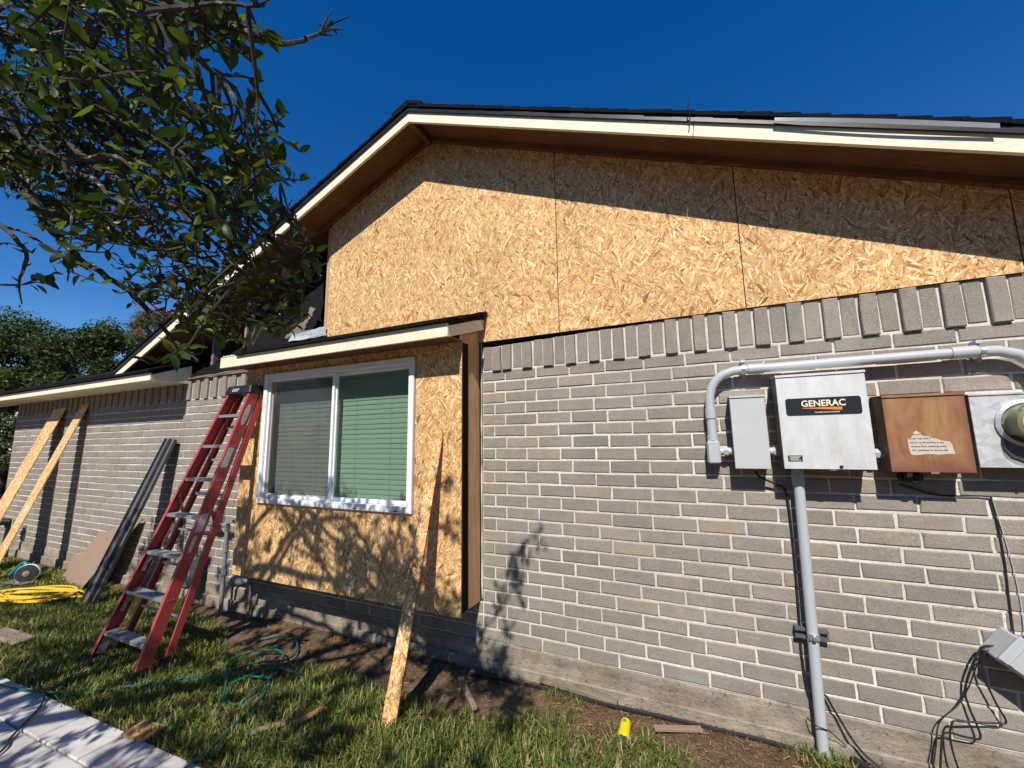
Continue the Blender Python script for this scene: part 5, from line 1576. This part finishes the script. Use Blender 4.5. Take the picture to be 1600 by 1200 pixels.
def sky_blocker():
    """unseen mass of foliage added behind the camera to cut low sky light"""
    rng = np.random.default_rng(77); P = []
    for k in range(90):
        x = rng.uniform(-26, 26); y = -19 - rng.uniform(0, 5); z = rng.uniform(1.0, 7.5); r = rng.uniform(1.2, 2.4)
        d = rng.normal(size=(330, 3)); d /= np.linalg.norm(d, axis=1)[:, None]
        P.append(np.array([x, y, z]) + d * (r * rng.uniform(.3, 1, 330) ** .5)[:, None])
    P = np.concatenate(P); n = len(P)
    a = rng.normal(size=(n, 3)); a /= np.linalg.norm(a, axis=1)[:, None]
    b = rng.normal(size=(n, 3)); b -= a * (a * b).sum(1)[:, None]; b /= np.linalg.norm(b, axis=1)[:, None]
    s_ = rng.uniform(.2, .45, n)[:, None]
    V = np.stack([P - a * s_, P - b * s_ * .6, P + a * s_, P + b * s_ * .6], 1).reshape(-1, 3)
    tag(bulk('sky_blocker', V, None, np.arange(n * 4).reshape(-1, 4), M['oakleaf']), 'added unseen foliage behind the camera that blocks low sky light', 'wood', kind='stuff')


sky_blocker()

# neighbour's pale wall past the corner
nb = thing('neighbour_house', (-33, 12, 0), "pale stucco neighbour's house glimpsed past the brick corner", 'house')
MB().box((-6, -4, 0), (4, 4, 3.0)).build('wall', M['stucco'], nb)
MB().prism([(-4.4, 2.95), (4.4, 2.95), (0, 4.6)], 0, -6.4, 4.4).build('roof', M['shingle'], nb)
MB().box((-1, -4.03, 1.0), (0.6, -3.99, 2.2)).build('window', M['dark'], nb)

# ================================================================== lawn
def grass():
    rng = np.random.default_rng(5)
    pts = []
    for x0, x1, y0, y1, dens in ((-3.4, 2.2, -1.5, -0.02, 6500), (-6.0, -3.4, -1.75, -0.02, 4200), (-10.5, -6.0, -2.0, -0.02, 2000), (-14.5, -10.5, -3, 0.6, 600)):
        n = int((x1 - x0) * (y1 - y0) * dens)
        pts.append(np.stack([rng.uniform(x0, x1, n), rng.uniform(y0, y1, n)], 1))
    P = np.concatenate(pts); x, y = P[:, 0], P[:, 1]
    nz = np.array([mnoise.noise(Vector((a * 2.3, b * 2.3, 1.0))) + .5 * mnoise.noise(Vector((a * 7, b * 7, 4.0))) for a, b in P])
    edge = np.where(x < -3.2, -0.10, np.where(x < -2.4, -0.10 - (x + 3.2) / .8 * .35, np.where(x < -0.6, -0.48 + .06 * np.sin(x * 4), np.where(x < .0, -0.44, np.where(x < .5, -0.44 + x / .5 * .22, np.where(x < 1.0, -.22, -.22 - (x - 1.0) * .75))))))
    prob = np.clip(((edge + .16 * nz) - y) / 0.10, 0.0, 1)
    prob *= np.where(nz < -0.38, .35, 1)
    pat = -1.375 + .035 * (x + 1.13)
    keep = (rng.random(len(P)) < prob) & (y > pat + .0 + rng.normal(0, .012, len(P)))
    # tufts at the foot of the riser pipe and against the wall
    tx = np.concatenate([rng.normal(1.80, .07, 130), rng.normal(1.86, .05, 90), rng.normal(0.46, .1, 80)]); ty = np.concatenate([rng.normal(-.10, .03, 130), rng.normal(-.14, .03, 90), rng.normal(-.12, .03, 80)])
    P = np.concatenate([P[keep], np.stack([tx, ty], 1)]); n = len(P)
    gz = np.array([ground_z(a, b) for a, b in P])
    L = rng.uniform(.028, .075, n) * (1 + .35 * rng.random(n)); wd = rng.uniform(.0022, .0042, n)
    far = P[:, 0] < -6; wd[far] *= 1.7
    an = rng.uniform(0, 2 * np.pi, n); lean = rng.uniform(.15, 1.15, n)
    d = np.stack([np.cos(an), np.sin(an)], 1); s = np.stack([-np.sin(an), np.cos(an)], 1)
    B = np.concatenate([P, gz[:, None] - .004], 1)
    up = np.array([0, 0, 1.0])
    def at(f, k):
        out = B.copy(); out[:, :2] += d * (L * lean * f ** 1.6)[:, None]; out[:, 2] += L * f * np.clip(1.05 - .32 * lean * f, .2, 1.2); return out
    m1, m2, tp = at(.4, 0), at(.75, 0), at(1.0, 0)
    S = np.concatenate([s, np.zeros((n, 1))], 1) * wd[:, None]
    V = np.stack([B - S, B + S, m1 - S, m1 + S, m2 - S * .7, m2 + S * .7, tp], 1).reshape(-1, 3)
    i = np.arange(n)[:, None] * 7
    F4 = np.concatenate([i + np.array([[0, 1, 3, 2]]), i + np.array([[2, 3, 5, 4]])]); F3 = i + np.array([[4, 5, 6]])
    o = bulk('grass', V, F3, F4, M['grass'])
    tag(o, 'short coarse green lawn grass with dry yellow blades', 'grass', kind='stuff')
    print('blades', n)


grass()


def litter():
    """dry straw and bark bits on the bare soil along the wall"""
    rng = np.random.default_rng(9)
    n = 22000
    x = rng.uniform(-2.6, 3.2, n); lim = np.where(x < .4, .55, np.where(x < 1, .35, .62))
    y = -rng.random(n) ** 1.2 * lim - .035
    k = rng.random(n) < np.where(x > .3, 1.0, .35)
    x, y = x[k], y[k]; n = len(x)
    z = np.array([ground_z(a, b) for a, b in zip(x, y)]) + rng.uniform(.001, .02, n)
    an = rng.uniform(0, 2 * np.pi, n); L = rng.uniform(.008, .042, n); wd = rng.uniform(.0005, .0015, n); tl = rng.normal(0, .3, n)
    d = np.stack([np.cos(an), np.sin(an), tl], 1) * L[:, None] / 2; s = np.stack([-np.sin(an), np.cos(an), rng.normal(0, .5, n)], 1) * wd[:, None]
    c = np.stack([x, y, z], 1)
    V = np.stack([c - d - s, c - d + s, c + d + s * .6, c + d - s * .6], 1).reshape(-1, 3)
    o = bulk('dry_straw', V, None, np.arange(n * 4).reshape(-1, 4), M['straw'])
    tag(o, 'dry brown straw and bark bits scattered along the wall', 'straw', kind='stuff')
    # a few fallen leaves
    for k, (x0, y0, lab) in enumerate(((0.12, -0.95, 'curled orange-brown leaf fallen on the lawn below the bay corner'), (1.72, -0.16, 'small orange leaf in the straw by the riser pipe'), (-0.25, -0.62, 'pale dry leaf beside the foot of the leaning strip'))):
        b = MB(); a = rng.uniform(0, 6.28); s = (.05, .04, .045)[k]
        ca_, sa_ = math.cos(a), math.sin(a)
        o2 = [(0, 0, .002), (-.3, .4, .10), (0, .45, .0), (.3, .4, .12), (0, 1, .05)]
        b.add([((px * ca_ - py * sa_) * s, (px * sa_ + py * ca_) * s, pz * s) for px, py, pz in o2], [(0, 2, 1), (0, 3, 2), (1, 2, 4), (2, 3, 4)])
        q = b.build('fallen_leaf', M['rustleaf']); q.location = (x0, y0, ground_z(x0, y0) + .045)
        tag(q, lab, 'leaf', 'fallen leaves on the lawn')


litter()
